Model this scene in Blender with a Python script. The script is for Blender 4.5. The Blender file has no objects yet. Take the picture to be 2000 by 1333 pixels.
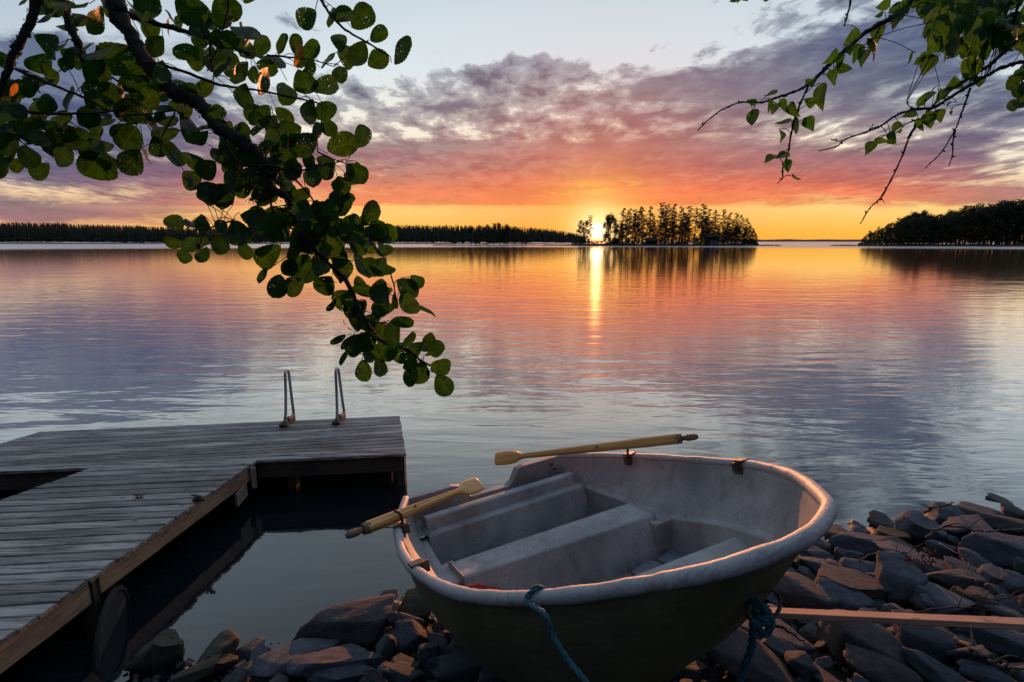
import bpy, bmesh, math, random
import numpy as np
from mathutils import Vector, Matrix, noise
R = math.radians
S = bpy.context.scene
C = S.collection
# ---------------------------------------------------------------- camera
CAM_H = 2.5
PITCH = math.atan(195/1000)
cd = bpy.data.cameras.new('camera'); cam = bpy.data.objects.new('camera', cd); C.objects.link(cam)
cam.location = (0, 0, CAM_H); cam.rotation_euler = (math.pi/2-PITCH, 0, 0)
cd.lens = 18; cd.sensor_width = 36; cd.clip_start = .05; cd.clip_end = 20000
S.camera = cam
SUN_AZ = R(9.25); SUN_EL = R(1.15)
SUNDIR = Vector((math.sin(SUN_AZ)*math.cos(SUN_EL), math.cos(SUN_AZ)*math.cos(SUN_EL), math.sin(SUN_EL)))

# ---------------------------------------------------------------- node helpers
class NB:
    def __init__(s, tree): s.t = tree; s.n = tree.nodes; s.l = tree.links
    def put(s, sock, v):
        if isinstance(v, bpy.types.NodeSocket): s.l.new(v, sock)
        elif v is not None:
            try: sock.default_value = v
            except Exception: sock.default_value = (*v, 1) if len(v) == 3 else v[:3]
    def m(s, op, a, b=None, c=None, clamp=False):
        n = s.n.new('ShaderNodeMath'); n.operation = op; n.use_clamp = clamp
        for i, v in enumerate((a, b, c)):
            if v is not None: s.put(n.inputs[i], v)
        return n.outputs[0]
    def add(s, *v):
        r = v[0]
        for x in v[1:]: r = s.m('ADD', r, x)
        return r
    def mul(s, *v):
        r = v[0]
        for x in v[1:]: r = s.m('MULTIPLY', r, x)
        return r
    def sub(s, a, b): return s.m('SUBTRACT', a, b)
    def div(s, a, b): return s.m('DIVIDE', a, b)
    def sm(s, x, lo, hi, a=0, b=1):
        n = s.n.new('ShaderNodeMapRange'); n.interpolation_type = 'SMOOTHSTEP'
        s.put(n.inputs['Value'], x); s.put(n.inputs['From Min'], lo); s.put(n.inputs['From Max'], hi)
        s.put(n.inputs['To Min'], a); s.put(n.inputs['To Max'], b); return n.outputs[0]
    def lin(s, x, lo, hi, a=0, b=1):
        n = s.n.new('ShaderNodeMapRange')
        s.put(n.inputs['Value'], x); s.put(n.inputs['From Min'], lo); s.put(n.inputs['From Max'], hi)
        s.put(n.inputs['To Min'], a); s.put(n.inputs['To Max'], b); return n.outputs[0]
    def xyz(s, x, y, z):
        n = s.n.new('ShaderNodeCombineXYZ')
        for i, v in enumerate((x, y, z)): s.put(n.inputs[i], v)
        return n.outputs[0]
    def sep(s, v):
        n = s.n.new('ShaderNodeSeparateXYZ'); s.l.new(v, n.inputs[0]); return n.outputs
    def noise(s, vec, scale=1, detail=4, rough=.5, dist=0, lac=2, out=0):
        n = s.n.new('ShaderNodeTexNoise')
        if vec is not None: s.l.new(vec, n.inputs['Vector'])
        for k, v in (('Scale', scale), ('Detail', detail), ('Roughness', rough), ('Distortion', dist), ('Lacunarity', lac)): s.put(n.inputs[k], v)
        return n.outputs[out]
    def vor(s, vec, scale=1, feat='F1', rand=1):
        n = s.n.new('ShaderNodeTexVoronoi'); n.feature = feat
        s.l.new(vec, n.inputs['Vector']); s.put(n.inputs['Scale'], scale); s.put(n.inputs['Randomness'], rand)
        return n.outputs
    def mix(s, f, a, b, mode='MIX', clamp=False):
        n = s.n.new('ShaderNodeMix'); n.data_type = 'RGBA'; n.blend_type = mode; n.clamp_factor = True
        s.put(n.inputs[0], f); s.put(n.inputs[6], a); s.put(n.inputs[7], b); return n.outputs[2]
    def ramp(s, f, stops, interp='LINEAR'):
        n = s.n.new('ShaderNodeValToRGB'); s.l.new(f, n.inputs[0]); r = n.color_ramp; r.interpolation = interp
        while len(r.elements) < len(stops): r.elements.new(.5)
        for e, (p, c) in zip(r.elements, stops):
            e.position = p; e.color = (*c, 1) if not isinstance(c, (int, float)) else (c, c, c, 1)
        return n.outputs[0]
    def vmap(s, vec, loc=(0, 0, 0), rot=(0, 0, 0), sc=(1, 1, 1)):
        n = s.n.new('ShaderNodeMapping'); s.l.new(vec, n.inputs[0]); n.inputs[1].default_value = loc
        n.inputs[2].default_value = rot; n.inputs[3].default_value = sc; return n.outputs[0]
    def gauss(s, x, y, x0, y0, sx, sy, rot=0, k=1):
        dx = s.sub(x, x0); dy = s.sub(y, y0)
        if rot:
            c, q = math.cos(rot), math.sin(rot)
            dx, dy = s.add(s.mul(dx, c), s.mul(dy, q)), s.sub(s.mul(dy, c), s.mul(dx, q))
        dx = s.mul(dx, 1/sx); dy = s.mul(dy, 1/sy)
        r = s.add(s.mul(dx, dx), s.mul(dy, dy))
        return s.mul(s.m('EXPONENT', s.mul(r, -1)), k)
def lin(c):
    return tuple(((v/255)/12.92 if v/255 <= .04045 else ((v/255+.055)/1.055)**2.4) for v in c)

# ---------------------------------------------------------------- sky
w = bpy.data.worlds.new('World'); S.world = w; w.use_nodes = True
w.cycles.sampling_method = 'MANUAL'; w.cycles.sample_map_resolution = 1024
nb = NB(w.node_tree); nb.n.clear()
tc = nb.n.new('ShaderNodeTexCoord').outputs['Generated']
dx, dy, dz = nb.sep(tc)
ycl = nb.m('MAXIMUM', dy, .22)
A = nb.div(dx, ycl)
E_ = nb.m('MAXIMUM', nb.div(dz, ycl), 0)
def AE(px, py):
    X = (px-1000)/1000; Y = (666.5-py)/1000; cp, sp = math.cos(PITCH), math.sin(PITCH)
    y = cp+Y*sp
    return X/y, (-sp+Y*cp)/y
def blob(px, py, sx, sy, rot=0, k=1):
    a, e = AE(px, py); return nb.gauss(A, E_, a, e, sx/1000, sy/1000, rot, k)
warm = nb.gauss(A, E_, *AE(1165, 430), .95, .6)            # nearness to the sun
warm2 = nb.gauss(A, E_, *AE(1080, 420), .42, .20)
# clear air, by elevation
el = nb.lin(E_, 0, .5)
clear_far = nb.ramp(el, [(0, lin((222, 142, 116))), (.06, lin((234, 166, 128))), (.16, lin((238, 200, 158))), (.3, lin((226, 214, 200))),
                         (.5, lin((208, 217, 222))), (.75, lin((190, 204, 216))), (1, lin((165, 186, 206)))])
clear_near = nb.ramp(el, [(0, lin((255, 180, 60))), (.05, lin((255, 194, 84))), (.12, lin((255, 212, 128))), (.22, lin((255, 228, 178))), (.36, lin((255, 244, 220))),
                          (.6, lin((222, 232, 236))), (1, lin((196, 212, 224)))])
clear = nb.mix(nb.sm(warm, .12, .75), clear_far, clear_near)
# clouds: colour by elevation, away from and near the sun
cl_far = nb.ramp(el, [(0, lin((176, 120, 118))), (.08, lin((166, 118, 124))), (.2, lin((118, 102, 128))), (.36, lin((84, 92, 130))), (.6, lin((68, 84, 124))), (1, lin((62, 76, 110)))])
cl_near = nb.ramp(el, [(0, lin((255, 150, 60))), (.1, lin((244, 128, 78))), (.19, lin((230, 112, 84))), (.26, lin((176, 106, 108))), (.34, lin((146, 116, 126))),
                       (.50, lin((116, 120, 138))), (.75, lin((84, 98, 130))), (1, lin((82, 94, 124)))])
cl = nb.mix(nb.sm(warm, .2, .8), cl_far, cl_near)
wob = nb.noise(nb.xyz(nb.mul(A, 5), nb.mul(E_, 16), 2.3), 1, 4, .6, out=1)
wx, wy, wz = nb.sep(wob)
# a high mottled sheet (altocumulus), drawn together towards the horizon
zz = nb.m('MAXIMUM', nb.add(E_, .09), .02)
pu = nb.add(nb.div(nb.mul(A, 1.9), zz), nb.mul(wx, .22)); pv = nb.add(nb.div(1, zz), nb.mul(wy, .22))
P = nb.xyz(pu, pv, 0)
n1 = nb.noise(nb.vmap(P, rot=(0, 0, .10), sc=(.95, 1.15, 1)), 3.2, 6, .60)
n1b = nb.noise(nb.vmap(P, loc=(7, 3, 1), rot=(0, 0, .15), sc=(.45, 1.0, 1)), 1.1, 3, .55)
SKY_C1 = [(1250, 232, 640, 80, -.02, .355), (1800, 190, 360, 150, .15, .36), (150, 290, 520, 150, 0, .40), (1040, 140, 190, 34, 0, .20),
          (1750, -150, 450, 150, .2, .32), (560, 42, 70, 26, -.5, .36), (200, 90, 250, 60, 0, -.25), (1400, 350, 800, 70, 0, .22)]
c1 = nb.m('MINIMUM', nb.add(*[blob(*b) for b in SKY_C1]), .40)
f1 = nb.add(nb.mul(n1, .95), nb.mul(n1b, .42), c1)
d1 = nb.sm(f1, .90, 1.01)
th1 = nb.sm(f1, .99, 1.18)
# soft banks and bands
n2 = nb.noise(nb.xyz(nb.add(nb.mul(A, 4.2), nb.mul(wx, .5)), nb.add(nb.mul(E_, 20), nb.mul(wy, .9)), 5.1), 1.2, 8, .62)
SKY_C2 = [(1080, 366, 430, 48, 0, .74), (1500, 346, 420, 46, 0, .44), (860, 296, 330, 26, -.03, .42), (1400, 300, 520, 28, 0, .30),
          (1420, 162, 280, 30, .08, .50), (1730, 90, 360, 80, .30, .62), (1760, 225, 170, 26, .1, .32), (1900, 270, 170, 36, .3, .42), (1900, 383, 190, 24, .05, .5),
          (40, 190, 380, 110, 0, .95), (200, 415, 460, 34, 0, .52), (300, 345, 440, 30, 0, .34)]
c2 = nb.m('MINIMUM', nb.add(*[blob(*b) for b in SKY_C2]), .60)
f2 = nb.add(n2, c2)
d2 = nb.sm(f2, .74, .98)
# the flat, clear strip just over the horizon
base = nb.sm(nb.add(E_, nb.mul(nb.sub(n2, .5), .010)), .062, .069)
strip = nb.m('ADD', base, nb.mul(nb.sub(1, base), nb.add(nb.gauss(A, E_, *AE(1950, 390), .26, .03, 0, .9), nb.gauss(A, E_, *AE(60, 425), .62, .045, 0, 1.1), nb.gauss(A, E_, *AE(1500, 397), .13, .008, 0, .9))), clamp=True)
d2 = nb.mul(d2, strip); d1 = nb.mul(d1, nb.sm(E_, .05, .13))
shade = nb.noise(nb.xyz(nb.add(nb.mul(A, 9), nb.mul(wx, .6)), nb.add(nb.mul(E_, 42), nb.mul(wy, 1.2)), 9), 1.0, 6, .6)
clc = nb.mix(nb.sm(shade, .3, .72), nb.mix(1., cl, (.66, .66, .74, 1), 'MULTIPLY'), nb.mix(1., cl, (1.36, 1.28, 1.16, 1), 'MULTIPLY'))
sky = nb.mix(nb.mul(d1, .80), clear, nb.mix(.22, clc, clear))
sky = nb.mix(nb.mul(th1, .90), sky, nb.mix(1., clc, (.86, .86, .90, 1), 'MULTIPLY'))
deep = nb.mix(nb.sm(warm, .28, .85), lin((60, 76, 118)), cl)
sky = nb.mix(nb.mul(d2, .84), sky, nb.mix(.42, clc, deep))
# lit rims and gaps of the low clouds
gap = nb.mul(nb.sm(nb.m('ABSOLUTE', nb.sub(shade, .40)), .045, .0), nb.sm(wz, .46, .60), warm2, nb.sm(E_, .135, .085), base)
gap = nb.add(gap, nb.mul(nb.sm(shade, .47, .56), blob(1143, 371, 42, 13)))
rim = nb.m('ADD', nb.mul(d2, nb.sub(1, d2), 3.2, warm2, nb.sm(E_, .17, .07)), nb.mul(gap, 1.7), clamp=True)
sky = nb.mix(nb.mul(rim, .85), sky, lin((255, 196, 95)))
# glow of the low sun in the air
sd = nb.n.new('ShaderNodeVectorMath'); sd.operation = 'DOT_PRODUCT'; nb.l.new(tc, sd.inputs[0]); sd.inputs[1].default_value = SUNDIR
ang = nb.m('ARCCOSINE', nb.m('MINIMUM', sd.outputs['Value'], .9999999))
def halo(sig, k): return nb.mul(nb.m('EXPONENT', nb.mul(nb.m('POWER', nb.mul(ang, 1/sig), 2), -1)), k)
sky = nb.mix(halo(.24, .46), sky, lin((255, 118, 48)))
sky = nb.mix(halo(.085, .72), sky, lin((255, 205, 95)))
sky = nb.mix(halo(.040, .9), sky, (1.6, 1.15, .55, 1))
disc = nb.sm(ang, .0150, .0115)
sky = nb.mix(disc, sky, (4.5, 3.5, 2.0, 1))
# behind the camera and overhead the evening sky is dim
back = nb.ramp(nb.lin(dz, 0, 1), [(0, lin((28, 28, 32))), (.35, lin((54, 60, 74))), (.75, lin((112, 126, 150))), (1, lin((142, 158, 184)))])
sky = nb.mix(nb.sm(nb.add(dy, nb.mul(dz, -.12)), .42, .02), sky, back)
sky = nb.mix(nb.sm(dz, -.002, -.02), sky, (.01, .012, .016, 1))
ns = nb.n.new('ShaderNodeTexSky'); ns.sky_type = 'NISHITA'; ns.sun_disc = False; ns.sun_elevation = SUN_EL; ns.sun_rotation = SUN_AZ
bgn = nb.n.new('ShaderNodeBackground'); nb.l.new(ns.outputs[0], bgn.inputs[0]); bgn.inputs[1].default_value = .004
bg = nb.n.new('ShaderNodeBackground'); nb.l.new(sky, bg.inputs[0]); bg.inputs[1].default_value = 1.0
ad = nb.n.new('ShaderNodeAddShader'); nb.l.new(bg.outputs[0], ad.inputs[0]); nb.l.new(bgn.outputs[0], ad.inputs[1])
wo = nb.n.new('ShaderNodeOutputWorld'); nb.l.new(ad.outputs[0], wo.inputs[0])

sl = bpy.data.lights.new('sun', 'SUN'); sl.energy = 4.6; sl.angle = R(.6); sl.color = (1, .34, .11)
so = bpy.data.objects.new('sun', sl); C.objects.link(so)
so.rotation_euler = (-(SUNDIR+Vector((0, 0, .006)))).to_track_quat('-Z', 'Y').to_euler()
S.view_settings.view_transform = 'Standard'; S.view_settings.look = 'None'; S.view_settings.exposure = 0; S.view_settings.gamma = 1
S.cycles.max_bounces = 6; S.cycles.transparent_max_bounces = 12; S.cycles.sample_clamp_indirect = 2.5; S.cycles.sample_clamp_direct = 2.5
S.cycles.caustics_reflective = False; S.cycles.caustics_refractive = False

# ---------------------------------------------------------------- geometry helpers
def mat(name):
    m = bpy.data.materials.new(name); m.use_nodes = True
    t = NB(m.node_tree); b = t.n['Principled BSDF']; return m, t, b
def tag(o, label=None, cat=None, group=None, kind=None):
    if label: o['label'] = label
    if cat: o['category'] = cat
    if group: o['group'] = group
    if kind: o['kind'] = kind
    return o
def pix(px, py, z=None, dist=None, depth=None):
    """world point seen at (px, py) of the 2000-wide frame at height z, or at a distance along the view axis"""
    X = (px-1000)/1000; Y = (666.5-py)/1000; cp, sp = math.cos(PITCH), math.sin(PITCH)
    d = Vector((X, cp+Y*sp, -sp+Y*cp))
    if z is not None: t = (z-CAM_H)/d.z
    elif depth is not None: t = depth
    else: t = dist/d.length
    return Vector((0, 0, CAM_H))+d*t
class MB:
    def __init__(s): s.v = []; s.f = []; s.uv = None
    def add(s, vs, fs):
        k = len(s.v); s.v += [tuple(v) for v in vs]; s.f += [tuple(i+k for i in f) for f in fs]; return s
    def box(s, c, sz, M=None):
        x, y, z = (a/2 for a in sz)
        vs = [Vector((i*x, j*y, k*z)) for i in (-1, 1) for j in (-1, 1) for k in (-1, 1)]
        vs = [(M @ v if M else v)+Vector(c) for v in vs]
        return s.add(vs, [(0, 1, 3, 2), (4, 6, 7, 5), (0, 4, 5, 1), (2, 3, 7, 6), (0, 2, 6, 4), (1, 5, 7, 3)])
    def prism(s, poly, z0, z1):
        n = len(poly)
        return s.add([(x, y, z0) for x, y in poly]+[(x, y, z1) for x, y in poly],
                     [tuple(range(n))[::-1], tuple(range(n, 2*n))]+[(i, (i+1) % n, (i+1) % n+n, i+n) for i in range(n)])
    def tube(s, pts, rad, n=8, cap=True, flat=1, up=None):
        pts = [Vector(p) for p in pts]; m = len(pts)
        if not hasattr(rad, '__len__'): rad = [rad]*m
        rings = []; prev = None
        for i, p in enumerate(pts):
            t = (pts[min(i+1, m-1)]-pts[max(i-1, 0)]).normalized()
            if prev is None:
                a = Vector(up) if up else (Vector((0, 0, 1)) if abs(t.z) < .9 else Vector((1, 0, 0)))
            else: a = prev
            u = (a-t*a.dot(t)).normalized(); prev = u; v = t.cross(u)
            rings.append([p+(u*math.cos(2*math.pi*k/n)+v*math.sin(2*math.pi*k/n)*flat)*rad[i] for k in range(n)])
        vs = [q for r in rings for q in r]
        fs = [(i*n+k, i*n+(k+1) % n, (i+1)*n+(k+1) % n, (i+1)*n+k) for i in range(m-1) for k in range(n)]
        if cap: fs += [tuple(range(n))[::-1], tuple((m-1)*n+k for k in range(n))]
        return s.add(vs, fs)
    def build(s, name, m=None, parent=None, smooth=False, bevel=0, loc=None):
        me = bpy.data.meshes.new(name); 
        vs = s.v
        if loc is not None:
            l = Vector(loc); vs = [tuple(Vector(v)-l) for v in vs]
        me.from_pydata(vs, [], s.f); me.update()
        if m: me.materials.append(m)
        if smooth:
            for p in me.polygons: p.use_smooth = True
        o = bpy.data.objects.new(name, me); C.objects.link(o)
        if loc is not None: o.location = loc
        if parent: o.parent = parent
        if bevel:
            b = o.modifiers.new('bevel', 'BEVEL'); b.width = bevel; b.segments = 2; b.limit_method = 'ANGLE'
        return o
def empty(name, loc=(0, 0, 0), rot=(0, 0, 0)):
    o = bpy.data.objects.new(name, None); C.objects.link(o); o.location = loc; o.rotation_euler = rot; o.empty_display_size = .1; return o
def spline(pts, n):
    """Catmull-Rom through pts (lists of numbers), n points per span"""
    p = [np.array(q, float) for q in pts]; p = [2*p[0]-p[1]]+p+[2*p[-1]-p[-2]]; out = []
    for i in range(1, len(p)-2):
        for k in range(n):
            t = k/n; a, b, c, d = p[i-1:i+3]
            out.append(.5*((2*b)+(c-a)*t+(2*a-5*b+4*c-d)*t*t+(3*b-a-3*c+d)*t**3))
    out.append(p[-2]); return out

# ---------------------------------------------------------------- water
m, t, b = mat('lake water')
pos = t.n.new('ShaderNodeNewGeometry').outputs['Position']
px_, py_, pz_ = t.sep(pos)
rr = t.m('SQRT', t.add(t.mul(px_, px_), t.mul(py_, py_)))
h1 = t.noise(t.vmap(pos, rot=(0, 0, .06), sc=(.42, 1.5, 1)), 1.25, 3, .5, .4)
h2 = t.noise(t.vmap(pos, rot=(0, 0, -.1), sc=(.5, 1.5, 1)), 4.2, 3, .5, .3)
h3 = t.noise(t.vmap(pos, rot=(0, 0, .05), sc=(.55, 1.2, 1)), .35, 3, .5)
patch = t.sm(t.noise(t.vmap(pos, sc=(.02, .05, 1)), 1, 3, .5), .35, .65)
far_ = t.sm(rr, 5, 45)
near_ = t.sm(rr, 3.5, 9)
calm = t.m('MULTIPLY', t.sm(rr, 60, 7, .24, 1), 1)
hh = t.mul(calm, t.add(t.mul(h1, t.lin(far_, 0, 1, .020, .024), t.lin(near_, 0, 1, .35, 1)), t.mul(h2, t.lin(patch, 0, 1, .0018, .0045), t.lin(near_, 0, 1, .6, 1)), t.mul(h3, t.lin(far_, 0, 1, .016, .034))))
# a wind-ruffled belt far out
belt = t.sm(t.add(rr, t.mul(t.noise(t.vmap(pos, sc=(.004, .02, 1)), 1, 2), 60)), 215, 300)
bmp = t.n.new('ShaderNodeBump'); bmp.inputs['Strength'].default_value = 1; bmp.inputs['Distance'].default_value = 1
t.l.new(hh, bmp.inputs['Height']); 
t.n.remove(b)
lw = t.n.new('ShaderNodeLayerWeight'); lw.inputs[0].default_value = .5; t.l.new(bmp.outputs[0], lw.inputs['Normal'])
refl = t.ramp(t.sub(1, lw.outputs['Facing']), [(0, 1.), (.10, .96), (.20, .84), (.30, .60), (.40, .36), (.50, .20), (.62, .115), (1, .05)])
gl = t.n.new('ShaderNodeBsdfGlossy'); gl.inputs[0].default_value = (1, .94, .87, 1); t.put(gl.inputs['Roughness'], t.add(t.lin(belt, 0, 1, .045, .24), t.mul(far_, .012))); t.l.new(bmp.outputs[0], gl.inputs['Normal'])
df = t.n.new('ShaderNodeBsdfDiffuse'); df.inputs[0].default_value = (.006, .011, .016, 1)
ms = t.n.new('ShaderNodeMixShader'); t.l.new(refl, ms.inputs[0]); t.l.new(df.outputs[0], ms.inputs[1]); t.l.new(gl.outputs[0], ms.inputs[2])
t.l.new(ms.outputs[0], t.n['Material Output'].inputs[0])
WATER = m
mb = MB(); mb.add([(-9000, -30, 0), (9000, -30, 0), (9000, 15000, 0), (-9000, 15000, 0)], [(0, 1, 2, 3)])
tag(mb.build('water', m), kind='structure')

# ---------------------------------------------------------------- shore terrain
SHX = [-9, -4, -1.66, -.81, .45, 3.0, 5.1, 9, 14]; SHY = [2.2, 2.4, 2.77, 3.15, 3.5, 4.12, 4.45, 5.3, 6.4]
def shore(x): return float(np.interp(x, SHX, SHY))
def ground(x, y):
    d = shore(x)-y
    z = .25*d if d > 0 else .35*d
    if d > 2.9: z = .25*2.9+(d-2.9)*.06
    return max(z, -1.5)+.035*noise.noise(Vector((x*1.7, y*1.7, 0)))
def rough_mat(name, c1, c2, scale, rough=.9, bump=.3, dist=.02, island=.0):
    m, t, b = mat(name)
    co = t.n.new('ShaderNodeTexCoord').outputs['Object']
    n = t.noise(co, scale, 6, .62); n_ = t.noise(co, scale*6, 4, .6)
    f = t.add(t.mul(n, .75), t.mul(n_, .25))
    col = t.mix(t.sm(f, .38, .62), c1, c2)
    if island:
        r = t.n.new('ShaderNodeObjectInfo').outputs['Random']
        col = t.mix(1., col, t.ramp(r, [(0, (1-island,)*3), (.5, (1, .97, .95)), (1, (1+island, 1+island*.9, 1+island*.8))]), 'MULTIPLY')
    t.put(b.inputs['Base Color'], col); b.inputs['Roughness'].default_value = rough
    bm_ = t.n.new('ShaderNodeBump'); bm_.inputs['Strength'].default_value = bump; bm_.inputs['Distance'].default_value = dist
    t.l.new(f, bm_.inputs['Height']); t.l.new(bm_.outputs[0], b.inputs['Normal'])
    return m
M_soil = rough_mat('dark wet soil', (.006, .005, .005, 1), (.018, .015, .013, 1), 9, .95, .6, .03)
mb = MB(); xs = np.linspace(-9, 14, 140); ys = np.linspace(-4, 8.5, 90)
mb.v = [(float(x), float(y), ground(x, y)-.06) for y in ys for x in xs]
mb.f = [(j*140+i, j*140+i+1, (j+1)*140+i+1, (j+1)*140+i) for j in range(89) for i in range(139)]
tag(mb.build('ground', M_soil, smooth=True), kind='structure')

# ---------------------------------------------------------------- wood
def wood(name, c1, c2, axis='x', rough=.75, grain=1., vary=.3, knots=0, dark=None, bump=.25, freq=(1.5, 60, 60)):
    m, t, b = mat(name)
    co = t.n.new('ShaderNodeTexCoord').outputs['Object']
    ri = t.n.new('ShaderNodeNewGeometry').outputs['Random Per Island']
    off = t.n.new('ShaderNodeVectorMath'); off.operation = 'ADD'; t.l.new(co, off.inputs[0]); t.l.new(t.xyz(t.mul(ri, 17), t.mul(ri, 9), t.mul(ri, 5)), off.inputs[1])
    sc = {'x': freq, 'y': (freq[1], freq[0], freq[2]), 'z': (freq[1], freq[2], freq[0])}[axis]
    g = t.noise(t.vmap(off.outputs[0], sc=tuple(q*grain for q in sc)), 1, 5, .65, .25)
    g2 = t.noise(off.outputs[0], 2.2, 4, .6)
    f = t.add(t.mul(g, .7), t.mul(g2, .35))
    col = t.mix(t.sm(f, .36, .68), c1, c2)
    if knots:
        v = t.vor(t.vmap(off.outputs[0], sc={'x': (3, 9, 9), 'y': (9, 3, 9), 'z': (9, 9, 3)}[axis]), 1.3)['Distance']
        col = t.mix(t.sm(v, .13, .05), col, (*[c*.35 for c in c1[:3]], 1))
    col = t.mix(1., col, t.ramp(ri, [(0, (1-vary,)*3), (.5, (1, 1, 1)), (1, (1+vary,)*3)]), 'MULTIPLY')
    t.put(b.inputs['Base Color'], col); b.inputs['Roughness'].default_value = rough
    bm_ = t.n.new('ShaderNodeBump'); bm_.inputs['Strength'].default_value = bump; bm_.inputs['Distance'].default_value = .006
    t.l.new(g, bm_.inputs['Height']); t.l.new(bm_.outputs[0], b.inputs['Normal'])
    return m
M_deck = wood('weathered grey decking', (.040, .036, .034, 1), (.42, .39, .36, 1), 'x', .62, vary=.45, bump=.5, knots=1)
M_beam = wood('brown treated timber', (.27, .155, .095, 1), (.56, .35, .215, 1), 'y', .75, vary=.15, knots=1)
M_dark = wood('dark old timber', (.028, .022, .018, 1), (.085, .066, .052, 1), 'x', .85, vary=.2)
M_pale = wood('pale new timber', (.22, .19, .15, 1), (.42, .37, .30, 1), 'z', .8, vary=.1, knots=1)
M_oar = wood('varnished pine', (.50, .24, .06, 1), (.82, .45, .14, 1), 'x', .38, vary=.04, bump=.1, freq=(2.5, 45, 45))
M_plank = wood('bare plank', (.22, .12, .085, 1), (.46, .28, .20, 1), 'x', .8, vary=.05, knots=1)
def plain(name, c, rough=.5, metal=0, spec=.5):
    m, t, b = mat(name); b.inputs['Base Color'].default_value = (*c, 1); b.inputs['Roughness'].default_value = rough; b.inputs['Metallic'].default_value = metal
    b.inputs['Specular IOR Level'].default_value = spec
    co = t.n.new('ShaderNodeTexCoord').outputs['Object']; n = t.noise(co, 30, 4, .6)
    t.put(b.inputs['Base Color'], t.mix(t.sm(n, .35, .7), (*[x*.72 for x in c], 1), (*c, 1)))
    t.put(b.inputs['Roughness'], t.lin(n, .3, .7, max(rough-.1, .02), min(rough+.12, 1)))
    return m
M_steel, t, b = mat('polished steel'); b.inputs['Base Color'].default_value = (.6, .6, .62, 1); b.inputs['Roughness'].default_value = .2; b.inputs['Metallic'].default_value = 1
M_rust = rough_mat('weathered galvanised iron', (.03, .028, .028, 1), (.10, .085, .075, 1), 30, .6, .3, .003)

# ---------------------------------------------------------------- the dock
DZ = .40
def dk(px, py, z=DZ): p = pix(px, py, z=z); return Vector((p.x, p.y, z))
TBL, TBR, TFR = dk(80, 843), dk(780, 812), dk(793, 887)
TFL0, TFL1 = dk(0, 922), dk(186, 912)
WR0, WR1 = dk(505, 897), dk(0, 1255)
WL0, WL1 = dk(186, 912), dk(0, 978)
def ext(a, b, k): return a+(b-a)*k
TFL = ext(TFR, TFL0, 1.6); TBLx = TBL; TL = dk(0, 867); TL = ext(TBL, TL, 2.6)
dock = empty('wooden_dock', ((WR0.x+WL0.x)/2, WR0.y, 0)); tag(dock, 'weathered grey wooden T-shaped dock reaching out over the lake', 'dock')
def child(mbld, name, m, par, **k):
    o = mbld.build(name, m, None, **k); o.parent = par; o.matrix_parent_inverse = Matrix.Translation(par.location).inverted() if par.type == 'EMPTY' and par.rotation_euler[:] == (0, 0, 0) else par.matrix_world.inverted()
    return o
rnd = random.Random(5)
def board(mb, a0, a1, b0, b1, zt, th, gap=.0):
    """deck board between edge a (a0 left end, a1 right end) and edge b, as a box with a small crown"""
    A0, A1, B0, B1 = (Vector(q) for q in (a0, a1, b0, b1))
    g = .5*gap
    vA = (B0-A0).normalized()*g; vB = (B1-A1).normalized()*g
    P = [A0+vA, A1+vB, B1-vB, B0-vA]
    n = 14; c = .006
    top = []; 
    vs = []
    for k in range(n+1):
        t = k/n
        for (p, q) in ((P[0], P[1]), (P[3], P[2])):
            r = p.lerp(q, t); vs.append((r.x, r.y, zt-th)); vs.append((r.x, r.y, zt-c+rnd.uniform(-.0012, .0012)))
        r0 = P[0].lerp(P[1], t); r1 = P[3].lerp(P[2], t); d = (r1-r0).normalized()*c
        vs.append(((r0+d).x, (r0+d).y, zt)); vs.append(((r1-d).x, (r1-d).y, zt))
    fs = []
    for k in range(n):
        a = k*6; b = a+6
        fs += [(a, b, b+1, a+1), (a+1, b+1, b+4, a+4), (a+4, b+4, b+5, a+5), (a+5, b+5, b+3, a+3), (a+3, b+3, b+2, a+2), (a, a+2, b+2, b)]
    e = n*6
    fs += [(0, 1, 4, 5, 3, 2), (e, e+2, e+3, e+5, e+4, e+1)]
    mb.add(vs, fs)
# head of the T: boards run along it
mb = MB(); NT = 12
for k in range(NT):
    t0, t1 = k/NT, (k+1)/NT
    rr_ = TFR.lerp(TBR, t0), TFR.lerp(TBR, t1)
    ll_ = [TFL.lerp(TL, 2*q) if q <= .5 else TL.lerp(TBL, 2*q-1) for q in (t0, t1)]   # the angled far-left corner
    e_ = rnd.uniform(-.006, .006); dd = Vector((e_, 0, 0))
    board(mb, ll_[0], rr_[0]+dd, ll_[1], rr_[1]+dd, DZ+rnd.uniform(-.0015, .0015), .028, .007)
child(mb, 'deck', M_deck, dock)
# the walkway: boards run across it
mb = MB()
FarR, FarL = WR0, WL0; dirT = (TFL1-TFR).normalized()
rdir = (WR1-WR0).normalized(); ldir = (WL1-WL0).normalized()
nrm = Vector((-dirT.y, dirT.x, 0)); 
if nrm.y > 0: nrm = -nrm
bw = .104; NWB = 38
def hit(o, d, s):
    """point on the edge line (o, d) at distance s from the head of the dock"""
    base = TFR; k = (s-(o-base).dot(nrm))/d.dot(nrm); return o+d*k
for k in range(NWB):
    s0, s1 = k*bw+.004, (k+1)*bw+.004
    e_ = dirT*rnd.uniform(-.010, .010)
    board(mb, hit(WL0, ldir, s0), hit(WR0, rdir, s0)+e_, hit(WL0, ldir, s1), hit(WR0, rdir, s1)+e_, DZ+.004+rnd.uniform(-.002, .002), .028, .010)
child(mb, 'walkway', M_deck, dock)
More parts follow.
